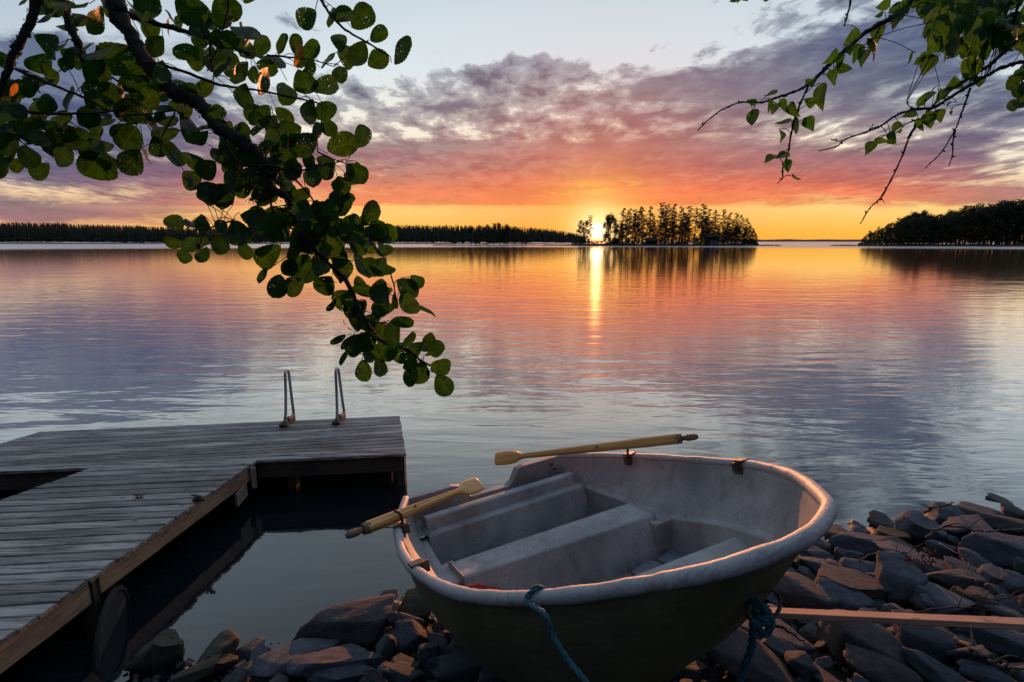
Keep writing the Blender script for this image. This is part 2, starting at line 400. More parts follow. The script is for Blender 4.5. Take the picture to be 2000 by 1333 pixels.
# side beams under the walkway, in two lengths with a post in the gap
inn = Vector((-1, 0, 0))*.018
def beam(a, b, z0, z1, th):
    m_ = MB(); d = (b-a).normalized(); n_ = Vector((-d.y, d.x, 0)); 
    if n_.x > 0: n_ = -n_
    return m_.prism([(a.x, a.y), (b.x, b.y), ((b+n_*th).x, (b+n_*th).y), ((a+n_*th).x, (a+n_*th).y)], z0, z1)
s_of = lambda px, py: (dk(px, py)-TFR).dot(nrm)
sA, sB = s_of(196, 1116), s_of(176, 1130)
gapA, gapB = hit(WR0, rdir, sA), hit(WR0, rdir, sB)
child(beam(hit(WR0, rdir, .10)+inn, gapA+inn, DZ-.165, DZ-.026, .045), 'side_beam', M_beam, dock, bevel=.003)
child(beam(gapB+inn, hit(WR0, rdir, 3.95)+inn, DZ-.185, DZ-.026, .045), 'side_beam', M_beam, dock, bevel=.003)
child(beam(hit(WL0, ldir, .05)-inn*3, hit(WL0, ldir, 3.9)-inn*3, DZ-.165, DZ-.026, .045), 'side_beam', M_dark, dock)
for s, side in (((sA+sB)/2, 0), ((sA+sB)/2, 1), (.9, 1)):
    q = hit(WR0, rdir, s)+inn*3.2 if not side else hit(WL0, ldir, s)-inn*6
    child(MB().box((q.x, q.y, DZ-.62), (.075, .075, 1.18), Matrix.Rotation(.3, 3, 'Z')), 'post', M_dark, dock)
# short cleat boards where the walkway meets the head
q = hit(WR0, rdir, .10)+Vector((.012, 0, 0)); child(MB().box((q.x, q.y, DZ-.135), (.05, .030, .21), Matrix.Rotation(.55, 3, 'Z')), 'joint_board', M_pale, dock, bevel=.003)
q = hit(WR0, rdir, .27)+Vector((-.004, 0, 0)); child(MB().box((q.x, q.y, DZ-.225), (.022, .22, .12), Matrix.Rotation(-math.atan2(rdir.x, -rdir.y), 3, 'Z')), 'joint_board', M_pale, dock, bevel=.002)
# fascia and posts under the head
f0, f1 = TFR+Vector((-.05, .03, 0)), ext(TFR, TFL1, .5)+Vector((0, .03, 0))
def fascia(a, b, h, th=.045, dz=.0):
    d = (b-a).normalized(); n_ = Vector((d.y, -d.x, 0)); n_ = n_ if n_.y > 0 else -n_
    return MB().prism([(a.x, a.y), (b.x, b.y), ((b+n_*th).x, (b+n_*th).y), ((a+n_*th).x, (a+n_*th).y)], DZ-.03-h, DZ-.03-dz)
child(fascia(TFR+Vector((-.06, .03, 0)), TFL+Vector((0, .03, 0)), .17), 'front_beam', M_dark, dock)
child(fascia(TBR+Vector((-.05, -.06, 0)), TBL+Vector((0, -.06, 0)), .30), 'sky_block_beam', M_dark, dock)  # unseen beam, made deep to block sky reflected beneath the deck
child(fascia(TBL+Vector((.02, -.08, 0)), TL+Vector((.05, -.03, 0)), .34), 'sky_block_beam', M_dark, dock)  # unseen end beam added to keep reflected sky out under the head
for px_w in ((555, 893, .16), (778, 884, .10), (120, 913, .1), (300, 905, .14)):
    q = dk(px_w[0], px_w[1]); child(MB().box((q.x, q.y+px_w[2], DZ-.62), (.085, .085, 1.17)), 'post', M_dark, dock)
for px_w in ((760, 818), (420, 832), (120, 846)):
    q = dk(px_w[0], px_w[1]); child(MB().box((q.x, q.y-.15, DZ-.62), (.085, .085, 1.17)), 'post', M_dark, dock)

# swimming ladder: two tall handrail loops on wooden blocks
lad = empty('swim_ladder', dk(605, 828)); tag(lad, 'swimming ladder with two tall steel handrail loops on the far edge of the dock', 'ladder')
def ztop(P, py):
    Y = (666.5-py)/1000; cp, sp = math.cos(PITCH), math.sin(PITCH); k = (-sp+Y*cp)/(cp+Y*sp); return CAM_H+k*P.y
LADP = []
for (fx, fy, bx, by, tx, ty) in ((559, 830, 570, 819, 556, 724), (660, 826, 669, 814, 655, 720)):
    a, b_ = dk(fx, fy), dk(bx, by); zt = ztop(a, ty)
    zt2 = zt-.03
    ax = pix(tx, ty, dist=1); tt = a.y/ax.y; top = Vector((ax.x*tt, a.y, zt))
    bt = (b_.x, b_.y+.05)
    def mix_(f, z_): return (top.x+.004+(bt[0]-top.x)*f, a.y+.10+(bt[1]-a.y-.10)*f, z_)
    def mf(f, z_): return (a.x-.006+(top.x-a.x+.006)*f, a.y+.002, z_)
    def mix_(f, z_): return (top.x+.006+(bt[0]-top.x)*f, a.y+.085+(bt[1]-a.y-.085)*f, z_)
    bt = (b_.x, b_.y+.05); HH = zt-DZ
    pts = [(a.x, a.y, DZ+.03), (a.x-.008, a.y, DZ+.07), mf(.25, DZ+.14), mf(.5, DZ+HH*.4), mf(.75, DZ+HH*.6), mf(.9, DZ+HH*.8), mf(1, zt-.06), (top.x, a.y+.014, zt-.022), (top.x+.003, a.y+.043, zt-.004),
           (top.x+.005, a.y+.072, zt-.022), mix_(.02, zt-.06), mix_(.25, DZ+HH*.68), mix_(.5, DZ+HH*.46), mix_(.75, DZ+HH*.24), mix_(1, DZ+.03), (bt[0]+.004, bt[1]+.012, DZ-.3), (bt[0]+.004, bt[1]+.012, -.5)]
    sp_ = [tuple(p) for p in spline(pts, 6)]
    child(MB().tube(sp_, .0165, 12), 'handrail', M_steel, lad, smooth=True)
    c_ = a.lerp(b_, .35); d_ = (b_-a); yaw = math.atan2(-d_.x, d_.y)
    child(MB().box((c_.x, c_.y-.02, DZ+.022), (.085, .30, .032), Matrix.Rotation(yaw, 3, 'Z')), 'mounting_block', M_dark, lad, bevel=.004)
    child(MB().box((c_.x+.02, c_.y+.05, DZ+.052), (.028, .15, .028), Matrix.Rotation(yaw, 3, 'Z')), 'mounting_clamp', M_beam, lad, bevel=.004)
    LADP.append(b_)
for zz_ in (-.02, -.3):
    child(MB().tube([(LADP[0].x, LADP[0].y+.07, zz_), (LADP[1].x, LADP[1].y+.07, zz_)], .018, 8), 'rung', M_steel, lad, smooth=True)

# cleats on the walkway
def cleat(px, py, s, yaw, label):
    p = dk(px, py, DZ+.006); e = empty('mooring_cleat', p); tag(e, label, 'cleat')
    M = Matrix.Rotation(yaw, 3, 'Z')
    child(MB().box((p.x, p.y, p.z+.006*s), (.10*s, .035*s, .012*s), M), 'base', M_rust, e, bevel=.003)
    for k in (-1, 1):
        c = p+M @ Vector((k*.022*s, 0, .026*s)); child(MB().tube([(c.x, c.y, p.z+.01*s), (c.x, c.y, p.z+.042*s)], .008*s, 8), 'leg', M_rust, e, smooth=True)
    pts = [p+M @ Vector((x*s, 0, z*s)) for x, z in ((-.075, .036), (-.05, .043), (0, .045), (.05, .043), (.075, .036))]
    child(MB().tube(pts, [.004*s, .009*s, .010*s, .009*s, .004*s], 8), 'horn', M_rust, e, smooth=True)
cleat(272, 973, .62, .1, 'small flat dark cleat in the middle of the grey walkway')
cleat(386, 977, .85, -.25, 'larger dark iron cleat near the lake edge of the walkway with cord round it')
M_cord = plain('black cord', (.015, .015, .017), .8)
cp_ = dk(386, 979, DZ+.012); pts = []
for k in range(60):
    a = k*.42; r = .022+.010*math.sin(k*1.3); pts.append((cp_.x+r*1.5*math.cos(a)+.012, cp_.y+r*math.sin(a)-.01, cp_.z+.006+k*.0003))
tag(MB().tube(pts, .0035, 6).build('cord', M_cord, smooth=True), 'thin black cord looped round the larger cleat on the dock', 'cord')

# black round float end under the walkway
m, t, b = mat('scuffed black plastic')
co = t.n.new('ShaderNodeTexCoord').outputs['Object']
st = t.noise(t.vmap(co, rot=(0, .5, 0), sc=(3, 3, 22)), 1.4, 5, .65); bl_ = t.noise(co, 5, 3, .5)
t.put(b.inputs['Base Color'], t.mix(t.sm(t.add(t.mul(st, .6), t.mul(bl_, .6)), .55, .78), (.010, .010, .011, 1), (.060, .046, .034, 1))); b.inputs['Roughness'].default_value = .75
p = pix(226, 1110, z=DZ); dpt = (p.y*math.cos(PITCH)+(CAM_H-DZ)*math.sin(PITCH))+.02
c = pix(228, 1257, depth=dpt); rd = .102*dpt*1.02
fl = empty('barrel_lid', c, (0, .06, .40)); tag(fl, 'big round black plastic lid standing on edge beneath the near side of the walkway', 'lid')
def lathe_x(prof, n=48):
    m_ = MB(); vs = [(x, r*math.cos(2*math.pi*k/n), r*math.sin(2*math.pi*k/n)) for x, r in prof for k in range(n)]
    fs = [(i*n+k, i*n+(k+1) % n, (i+1)*n+(k+1) % n, (i+1)*n+k) for i in range(len(prof)-1) for k in range(n)]
    return m_.add(vs, fs)
o = lathe_x([(-.035, 0), (-.035, rd*.97), (-.028, rd), (-.01, rd), (-.005, rd*.985), (0, rd*.96), (0, rd*.93), (-.012, rd*.92), (-.012, .001)]).build('disc', m, fl, smooth=False)
lathe_x([(-.022, rd*.99), (-.022, rd*1.02), (-.008, rd*1.02), (-.008, rd*.99)]).build('rim', M_cord, fl)

# ---------------------------------------------------------------- the rowing boat
BO = Vector((-.1688, 3.2875, .9109))
BR = Matrix(((.51216869, .85334249, -.09741573), (-.85275867, .51875672, .06077924), (.10240058, .05194288, .99338616)))
BM = Matrix.Translation(BO) @ BR.to_4x4()
BI = BM.inverted()
def bw_(u, v, w_): return BM @ Vector((u, v, w_))
def on_w(px, py, wl):
    """boat-space point seen at the pixel on the boat plane w = wl"""
    o = BI @ Vector((0, 0, CAM_H)); d = (BI.to_3x3() @ (pix(px, py, dist=1)-Vector((0, 0, CAM_H)))); return o+d*((wl-o.z)/d.z)
BL = 2.195
Ub = [0, .3, .5, .8, 1.1, 1.4, 1.6, 1.75, 1.87, 1.97, 2.06, 2.12, 2.165, 2.188, 2.195]
Bb = [.575, .725, .795, .865, .885, .860, .785, .69, .585, .475, .37, .28, .155, .07, 0]
def half(u): return float(np.interp(u, Ub, Bb))
# smooth plan curve through the table
tabc = [np.array(q) for q in spline(list(zip(Ub, Bb)), 8)]; TU = [q[0] for q in tabc]; TB = [q[1] for q in tabc]
def half(u): return float(np.interp(u, TU, TB))
def sheer(u): return .1808*(u/2.212)+.286*(u/2.212)**2
def skew(u, v): return .069*v*max(0, 1-u/.6)
Uk = [0, .5, 1.1, 1.38, 1.55, 1.68, 1.84, 1.95, 2.01, 2.06, 2.12, 2.17, 2.195]
Wk = [-.74, -.68, -.62, -.55, -.45, -.33, -.13, .05, .165, .25, .35, .41, .44]
def keel(u): return float(np.interp(u, Uk, Wk))
def stations(n, e=BL): return [e*(1-(1-k/n)**1.8) for k in range(n+1)]
m, t, b = mat('olive green gelcoat')
co = t.n.new('ShaderNodeTexCoord').outputs['Object']; n = t.noise(co, 3, 6, .65); sc_ = t.noise(t.vmap(co, sc=(4, 4, 40)), 1, 4, .7)
t.put(b.inputs['Base Color'], t.mix(t.sm(t.add(t.mul(n, .6), t.mul(sc_, .4)), .4, .66), (.12, .135, .075, 1), (.22, .235, .135, 1))); b.inputs['Roughness'].default_value = .55
M_hull = m
m, t, b = mat('speckled grey gelcoat')
co = t.n.new('ShaderNodeTexCoord').outputs['Object']
n = t.noise(co, 2.5, 6, .65); sp1 = t.noise(co, 95, 2, .6); sp2 = t.noise(co, 38, 4, .7); sp3 = t.vor(co, 120)['Distance']; pt = t.noise(co, 6, 4, .6)
col = t.mix(t.sm(n, .35, .68), (.235, .242, .252, 1), (.41, .415, .42, 1))
stn = t.noise(t.vmap(co, sc=(5, 5, 1.2)), 1.6, 5, .65); col = t.mix(t.mul(t.sm(stn, .55, .72), .5), col, (.13, .115, .095, 1))
zl = t.sep(co)[2]; low_tone = t.mul(t.sm(t.add(zl, t.mul(n, .12)), -.22, -.36), .6); col = t.mix(low_tone, col, (.10, .095, .085, 1))  # darker tone towards the boat floor
col = t.mix(t.mul(t.sm(sp1, .61, .69), t.sm(pt, .42, .60)), col, (.05, .045, .05, 1))
col = t.mix(t.mul(t.sm(sp3, .17, .10), t.mul(t.sm(pt, .35, .6), .8)), col, (.09, .08, .08, 1))
col = t.mix(t.mul(t.sm(sp2, .60, .72), .55), col, (.13, .12, .12, 1))
t.put(b.inputs['Base Color'], col); b.inputs['Roughness'].default_value = .52; b.inputs['Specular IOR Level'].default_value = .35
bm_ = t.n.new('ShaderNodeBump'); bm_.inputs['Strength'].default_value = .35; bm_.inputs['Distance'].default_value = .004
t.l.new(t.add(sp2, t.mul(n, 2)), bm_.inputs['Height']); t.l.new(bm_.outputs[0], b.inputs['Normal'])
M_gel = m
m, t, b = mat('worn white gunwale')
co = t.n.new('ShaderNodeTexCoord').outputs['Object']
n = t.noise(co, 7, 6, .7); sc_ = t.noise(t.vmap(co, rot=(0, 0, .5), sc=(60, 14, 25)), 1, 4, .7, 1.)
wr = t.sm(t.add(t.mul(n, .25), t.mul(sc_, .8)), .45, .68)
t.put(b.inputs['Base Color'], t.mix(t.mul(wr, .8), (.42, .42, .43, 1), (.25, .24, .245, 1))); b.inputs['Roughness'].default_value = .6
bm_ = t.n.new('ShaderNodeBump'); bm_.inputs['Strength'].default_value = .7; bm_.inputs['Distance'].default_value = .004
t.l.new(t.add(sc_, n), bm_.inputs['Height']); t.l.new(bm_.outputs[0], b.inputs['Normal'])
M_rim = m

boat = empty('rowing_boat'); boat.matrix_world = BM; tag(boat, 'small grey fibreglass rowing boat with dark green hull pulled up on the rocks', 'boat')
def bchild(mb_, name, m, smooth=False, bevel=0, par=None):
    return mb_.build(name, m, par or boat, smooth, bevel)
US = stations(40)
# outer hull
mb = MB(); NS = 15; secs = []
for u in US:
    bh = half(u); ws = sheer(u)-.012; wk = min(keel(u), ws-.002)
    for sd_ in (1, -1):
        row = []
        for j in range(NS):
            th = j/(NS-1)*math.pi/2; cx = math.cos(th)**.72; cz = math.sin(th)**.80
            ridge = .012*(1 if cz > .36 else 0)+.010*(1 if cz > .70 else 0)
            v = max(bh*cx*(1-.17*cz)-ridge*min(1, bh*3), 0); w_ = ws-(ws-wk)*cz
            if j == NS-1: v = 0
            row.append((u+skew(u, v*sd_)*(1-cz)+(-.0), v*sd_, w_))
        secs.append(row)
mb.v = [p for r in secs for p in r]
ns = NS
for i in range(len(US)-1):
    for s in (0, 1):
        a = (2*i+s)*ns; b2 = (2*(i+1)+s)*ns
        for j in range(ns-1):
            q = (a+j, b2+j, b2+j+1, a+j+1); mb.f.append(q if s == 0 else q[::-1])
# transom
a, b2 = 0, ns
jt = next(j for j in range(ns) if secs[0][j][2] < -.15); mb.f.append(tuple(range(jt, ns))+tuple(b2+j for j in range(ns-2, jt-1, -1)))
hull = bchild(mb, 'hull', M_hull, smooth=True)
for p in hull.data.polygons:
    if len(p.vertices) > 4: p.use_smooth = False
# gunwale rim
ring = []
for u in US: ring.append((u+skew(u, half(u)), half(u), sheer(u), u))
ring += [(u+skew(u, -half(u)), -half(u), sheer(u), u) for u in US[-2::-1]]
pts = []; rad = []
for x, y, z_, u in ring:
    k = 1 if not (u > 2.19) else 1
    rr1 = .0235+.0035*noise.noise(Vector((x*6, y*6, z_*6)))+.003*noise.noise(Vector((x*23, y*23, 0)))+.005*(u/BL)**2
    pts.append((x, y, z_+.002)); rad.append(rr1)
# resample densely
pp = spline([(*p, r) for p, r in zip(pts, rad)], 4)
mb = MB().tube([q[:3] for q in pp], [q[3]+.0016*noise.noise(Vector(q[:3])*60) for q in pp], 14, up=(0, 0, 1)); bchild(mb, 'gunwale', M_rim, smooth=True)
# inner liner: wall from the rim to the side ledge, ledge, then down to the sole
FL = -.37
def wled(u): return float(np.interp(u, [0, 1.0, 1.36, 1.68, 1.9, 2.1], [-.15, -.15, -.055, .05, .115, .17]))
def vled(u): return float(np.interp(u, [0, .35, .98, 1.36, 1.68, 1.85, 1.98, 2.08, 2.2], [.50, .575, .655, .665, .55, .40, .22, .04, .0]))
def hullv(u, w_):
    ws = sheer(u)-.012; wk = min(keel(u), ws-.002); cz = min(1, max(0, (ws-w_)/(ws-wk)))
    th = math.asin(min(1, cz**(1/.80))); cx = math.cos(th)**.72 if cz < 1 else 0
    ridge = .012*(1 if cz > .36 else 0)+.010*(1 if cz > .70 else 0)
    return max(half(u)*cx*(1-.17*cz)-ridge, 0)
UI = stations(44, 2.175)
for sgn in (1, -1):
    mb = MB(); rows = []
    for u in UI:
        bo = half(u)-.014; bo = max(bo, .004); vl = max(min(vled(u), bo-.02), 0); wl = wled(u); vo = max(min(vl+.045, bo-.008), 0); ws = sheer(u)+.006
        du = 0
        row = [(bo, ws, du), (bo-.012, ws-.020, du)]
        for k in range(1, 6):
            tk = k/6; row.append((bo-.012+(vo-bo+.012)*(tk**1.15), ws-.02+(wl+.012-ws+.02)*(tk**.9), du*(1-tk)))
        row += [(vo, wl+.008, 0), (vo-.008, wl, 0), (vl+.010, wl, 0), (vl+.003, wl-.003, 0), (vl, wl-.012, 0), (vl-.015, wl-.12, 0), (vl-.03, FL+.02, 0), (vl-.05, FL, 0)]
        cl_ = []
        for v, w_, d_ in row:
            w2 = max(w_, min(keel(u)+.03, ws-.03)) if u > 1.3 else w_
            v2 = min(v, max(hullv(u, w2)-.012, .0))
            cl_.append((u+d_+skew(u, v2*sgn), v2*sgn, w2))
        rows.append(cl_)
    n_ = len(rows[0]); mb.v = [p for r in rows for p in r]
    for i in range(len(rows)-1):
        for j in range(n_-1):
            q = (i*n_+j, i*n_+j+1, (i+1)*n_+j+1, (i+1)*n_+j); mb.f.append(q if sgn == 1 else q[::-1])
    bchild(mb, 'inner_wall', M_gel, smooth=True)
# sole
mb = MB()
US2 = stations(20, 1.60)
mb.v = [(u+skew(u, s*.6), s*max(min(vled(u)-.045, hullv(u, FL)-.02), .01), FL+.003) for u in US2 for s in (-1, 1)]; mb.f = [(2*i, 2*i+2, 2*i+3, 2*i+1) for i in range(len(US2)-1)]
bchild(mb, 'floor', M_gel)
def slab(name, front, back, vw, wt, wb, slope=.0, m=M_gel, vf=None, bev=.012, par=None, seg=10):
    """seat moulding between edges front(u at v=-vw, u at v=+vw) and back, from wt down to wb"""
    mb = MB(); vs = []
    for k in range(seg+1):
        v = -vw+2*vw*k/seg; tt = k/seg
        uf = front[0]+(front[1]-front[0])*tt; ub = back[0]+(back[1]-back[0])*tt
        vs += [(ub, v, wb), (ub, v, wt), (uf, v, wt), (uf+slope, v, wb)]
    fs = []
    for k in range(seg):
        a = 4*k; b_ = a+4; fs += [(a+1, b_+1, b_, a)[::-1], (a+2, b_+2, b_+1, a+1)[::-1], (a+3, b_+3, b_+2, a+2)[::-1]]
    fs += [(0, 1, 2, 3)[::-1], (4*seg, 4*seg+1, 4*seg+2, 4*seg+3)]
    o = bchild(mb.add(vs, fs), name, m, False, bev, par); o.modifiers[0].segments = 3
    for p in o.data.polygons: p.use_smooth = True
    return o
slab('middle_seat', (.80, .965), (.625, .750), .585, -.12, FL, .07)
for sgn in (1, -1):   # the lower landings at both ends of the middle seat
    vv = .70; mb = MB()
    u0, u1 = (.565, .775) if sgn < 0 else (.775, 1.02)
    P8 = [(u0, sgn*.54, -.146), (u1, sgn*.54, -.146), (u1+.02, sgn*vv, -.146), (u0+.02, sgn*vv, -.146)]
    mb.add([(*p[:2], FL) for p in P8]+P8, [(0, 1, 2, 3), (7, 6, 5, 4), (0, 4, 5, 1), (1, 5, 6, 2), (2, 6, 7, 3), (3, 7, 4, 0)] if True else [])
    bm = bmesh.new(); o = bchild(mb, 'seat_end', M_gel, bevel=.01); bm.from_mesh(o.data); bmesh.ops.recalc_face_normals(bm, faces=bm.faces); bm.to_mesh(o.data); bm.free()
slab('stern_seat', (.268, .345), (.15, .23), .56, -.13, FL, .06)
slab('stern_shelf', (.185, .265), (.115, .195), .535, -.065, -.30, .05)
mb = MB(); rowsb = []
for k in range(13):                      # bow seat: follows the narrowing hull
    t_ = k/12; u0_ = 1.41+.01; u_ = u0_+t_*.46
    for wq in (-.052,):
        vv = min(vled(u_)+.01, hullv(u_, wq)-.02)
        rowsb.append([(u_+(1-t_)*.13*s_*vv, s_*vv, wq) for s_ in (-1, -.5, 0, .5, 1)])
f_ = [(x-.03, y*.98, -.064) for x, y, z_ in rowsb[0]]; f2_ = [(x-.0, max(-hullv(x, FL)+.03, min(hullv(x, FL)-.03, y)), FL) for x, y, z_ in rowsb[0]]
rowsb = [f2_, f_]+rowsb
mb.v = [p for r in rowsb for p in r]; mb.f = [(i*5+j, (i+1)*5+j, (i+1)*5+j+1, i*5+j+1) for i in range(len(rowsb)-1) for j in range(4)]
bchild(mb, 'bow_seat', M_gel, smooth=False)
# transom with the motor cut-out
prof = [(-.585, .0), (-.27, .0), (-.20, -.02), (-.15, -.105), (.13, -.115), (.17, -.09), (.22, -.01), (.27, .0), (.585, .0)]
mb = MB(); vs = []
for v, w_ in prof:
    for th_, ww in ((-.03, w_+.012), (.03, w_+.012), (.03, -.5), (-.03, -.5)):
        vs.append((th_+.069*v+.004, v, ww))
fs = []
for k in range(len(prof)-1):
    a = 4*k; b_ = a+4; fs += [(a, a+1, b_+1, b_), (a+1, a+2, b_+2, b_+1), (a+3, a, b_, b_+3)]
fs += [(0, 3, 2, 1), tuple(4*(len(prof)-1)+q for q in (0, 1, 2, 3))]
bchild(mb.add(vs, fs), 'transom', M_gel, bevel=.006)
M_plate = plain('grey weathered motor pad', (.09, .09, .10), .7)
mb = MB(); mb.box((.041+.0, -.01, -.19), (.012, .30, .13)); bchild(mb, 'motor_pad', M_plate, bevel=.003)
for v, w_ in ((-.12, -.15), (.10, -.15), (.48, -.03), (.50, -.07)):
    mb = MB().tube([(.045+.069*v, v, w_), (.056+.069*v, v, w_)], .010, 10); bchild(mb, 'bolt', M_rust)

# oarlocks: clamp on the gunwale, horn where an oar sits
def oarlock(u, sgn, horn):
    v = sgn*half(u); x = u+skew(u, v); z_ = sheer(u)
    du = .05; tang = Vector((2*du, sgn*(half(u+du)-half(u-du)), sheer(u+du)-sheer(u-du))).normalized(); inw = Vector((0, 0, 1)).cross(tang); inw = inw if inw.y*sgn < 0 else -inw
    M = Matrix((tang, inw, tang.cross(inw))).transposed()
    if M.determinant() < 0: M = Matrix((-tang, inw, (-tang).cross(inw))).transposed()
    P = Vector((x, v, z_))
    body = MB().box(P+inw*.010+Vector((0, 0, .028)), (.062, .062, .010), M).box(P+inw*.036+Vector((0, 0, -.008)), (.060, .011, .070), M).box(P+inw*.052+Vector((0, 0, .0)), (.024, .03, .05), M)
    k_ = bchild(body, 'oarlock', M_rust, bevel=.003)
    if horn:
        q = [P+inw*.030+Vector((0, 0, -.05)), P+inw*.030+Vector((0, 0, .06)), P+inw*.024+tang*.012+Vector((0, 0, .095)), P+inw*.0+tang*.028+Vector((0, 0, .12))]
        MB().tube(spline([tuple(s_) for s_ in q], 4), .0085, 8).build('horn', M_rust, k_, smooth=True)
        MB().tube([P+inw*.030+Vector((0, 0, -.075)), P+inw*.030+Vector((0, 0, -.045))], .012, 8).build('pin', M_rust, k_, smooth=True)
def u_at(px, py, sgn):
    best = min(range(200), key=lambda k: (lambda q: (q[0]-px)**2+(q[1]-py)**2)(proj(bw_(k*.01+skew(k*.01, sgn*half(k*.01)), sgn*half(k*.01), sheer(k*.01))))); return best*.01
def proj(P):
    d = Vector(P)-Vector((0, 0, CAM_H)); cp, sp = math.cos(PITCH), math.sin(PITCH)
    zc = d.y*cp-d.z*sp; yc = d.y*sp+d.z*cp; return 1000+1000*d.x/zc, 666.5-1000*yc/zc
U_F1 = u_at(1232, 893, 1); U_F2 = u_at(1450, 914, 1); U_N1 = u_at(779, 1035, -1); U_N2 = u_at(806, 1118, -1)
oarlock(U_F1, 1, True); oarlock(U_F2, 1, False); oarlock(U_N1, -1, True); oarlock(U_N2, -1, False)
# bow eye and iron ring
eye = bw_(2.03, 0, .17)
bchild(MB().tube([(1.97, 0, .16), (2.03, 0, .165)], .016, 10), 'bow_eye', M_rust, smooth=True)
rc = Vector((2.045, -.0, .15)); pts = []
e1 = Vector((.25, 1, .35)).normalized(); e2 = Vector((.75, -.25, -.55)).normalized()
pts = [rc+e1*.068*math.cos(a)+e2*.045*math.sin(a) for a in [2*math.pi*k/28 for k in range(29)]]
bchild(MB().tube(pts, .0065, 8), 'iron_ring', M_rust, smooth=True)

# oars
M_grip = plain('worn oar grip', (.24, .16, .10), .7)
def oar(tip, neck_frac, sh_frac, end, label, flat_up, wid=.055, L=None):
    tip = bw_(*tip); end = bw_(*end); ax = (end-tip); Lx = ax.length; ax.normalize()
    zv = Vector(flat_up); zv = (zv-ax*zv.dot(ax)).normalized(); yv = zv.cross(ax)
    M = Matrix((ax, yv, zv)).transposed().to_4x4(); M.translation = tip
    e = empty('oar'); e.matrix_world = M; tag(e, label, 'oar', 'oars of the rowing boat')
    n_ = neck_frac*Lx
    # blade: flat outline
    prof = [(0, .40*wid*2), (.02, .47*wid*2), (n_*.45, .50*wid*2), (n_*.7, .42*wid*2), (n_*.88, .24*wid*2), (n_, .017)]
    mb = MB(); vs = []
    N = 10
    for k_, (x, hw) in enumerate(spline(prof, 4)):
        th_ = .007+.011*(x/n_)**2
        for a in range(N):
            q = 2*math.pi*a/N; vs.append((x, hw*math.copysign(abs(math.cos(q))**.8, math.cos(q)), th_*math.copysign(abs(math.sin(q))**.7, math.sin(q))))
    m_ = len(vs)//N
    fs = [(i*N+k, i*N+(k+1) % N, (i+1)*N+(k+1) % N, (i+1)*N+k) for i in range(m_-1) for k in range(N)]+[tuple(range(N))[::-1]]
    mb.add(vs, fs).build('blade', M_oar, e, smooth=True)
    # shaft: squared, thickening towards the grip
    s1 = sh_frac*Lx; mb = MB(); ks = 14; vs = []
    for k in range(ks+1):
        t_ = k/ks; x = n_*.97+(s1-n_*.97)*t_; r = .017+.011*min(1, t_*1.25)
        for (yy, zz2) in ((-1, -.6), (-.6, -1), (.6, -1), (1, -.6), (1, .6), (.6, 1), (-.6, 1), (-1, .6)): vs.append((x, yy*r, zz2*r))
    fs = [(i*8+k, i*8+(k+1) % 8, (i+1)*8+(k+1) % 8, (i+1)*8+k) for i in range(ks) for k in range(8)]+[tuple(range(8))[::-1], tuple(ks*8+k for k in range(8))]
    mb.add(vs, fs).build('shaft', M_oar, e)
    MB().tube([(s1-.015, 0, 0), (s1+.022, 0, 0)], .030, 12).build('collar', M_grip, e, smooth=False)
    hp = [(s1+.02, .014), (s1+.04, .0155), (s1+.5*(Lx-s1), .021), (Lx-.02, .019), (Lx-.004, .013), (Lx, .004)]
    MB().tube([(x, 0, 0) for x, r in hp], [r for x, r in hp], 12).build('grip', M_grip, e, smooth=True)
    px_ = n_+(s1-n_)*.52
    MB().tube([(px_, 0, -.034), (px_, 0, .034)], .007, 8).build('pin', M_rust, e, smooth=True)
    return e
camdir = Vector((0, 0, CAM_H))
def boatpix(px, py, w_): return tuple(on_w(px, py, w_))
def upv(tp, en, k=.55):
    mid = (bw_(*tp)+bw_(*en))/2; return ((camdir-mid).normalized()*k+Vector((0, 0, 1))*(1-k))
uF = bw_(U_F1, half(U_F1), sheer(U_F1))
t1_, e1_ = boatpix(967, 897, .05), boatpix(1364, 853, .30)
oar(t1_, .17, .915, e1_, 'far oar resting level on the lake-side gunwale with its grip towards the bow', upv(t1_, e1_, .8), wid=.050)
t2_, e2_ = boatpix(938, 944, .07), boatpix(675, 1048, .14)
oar(t2_, .20, .87, e2_, 'near oar sloping over the stern corner with its grip hanging outside the boat', upv(t2_, e2_, .5), wid=.058)

# ropes: three twisted strands
def rope(name, pts, r, m, label, cat, par=None, tw=9, n=8, group=None):
    sp_ = [Vector(q) for q in spline([tuple(p) for p in pts], 14)]
    mb = MB(); L = 0; acc = [0]
    for a, b_ in zip(sp_, sp_[1:]): L += (b_-a).length; acc.append(L)
    fr = []; u = None
    for i, p in enumerate(sp_):
        tg = (sp_[min(i+1, len(sp_)-1)]-sp_[max(i-1, 0)]).normalized(); u = (u or Vector((.3, .2, 1))); u = (u-tg*u.dot(tg)).normalized(); fr.append((u.copy(), tg.cross(u)))
    for s in range(3):
        path = []
        for i, p in enumerate(sp_):
            a = acc[i]/(r*tw)*2*math.pi+s*2.0944; path.append(p+(fr[i][0]*math.cos(a)+fr[i][1]*math.sin(a))*r*.5)
        mb.tube(path, r*.58, 6)
    o = mb.build(name, m, None, smooth=True); tag(o, label, cat, group); return o
m, t, b = mat('teal polypropylene rope')
co = t.n.new('ShaderNodeTexCoord').outputs['Object']; n = t.noise(co, 160, 3, .6)
t.put(b.inputs['Base Color'], t.mix(t.sm(n, .35, .65), (.010, .055, .075, 1), (.032, .15, .19, 1))); b.inputs['Roughness'].default_value = .8
M_rope = m
un = lambda px, py, wl: BM @ on_w(px, py, wl)
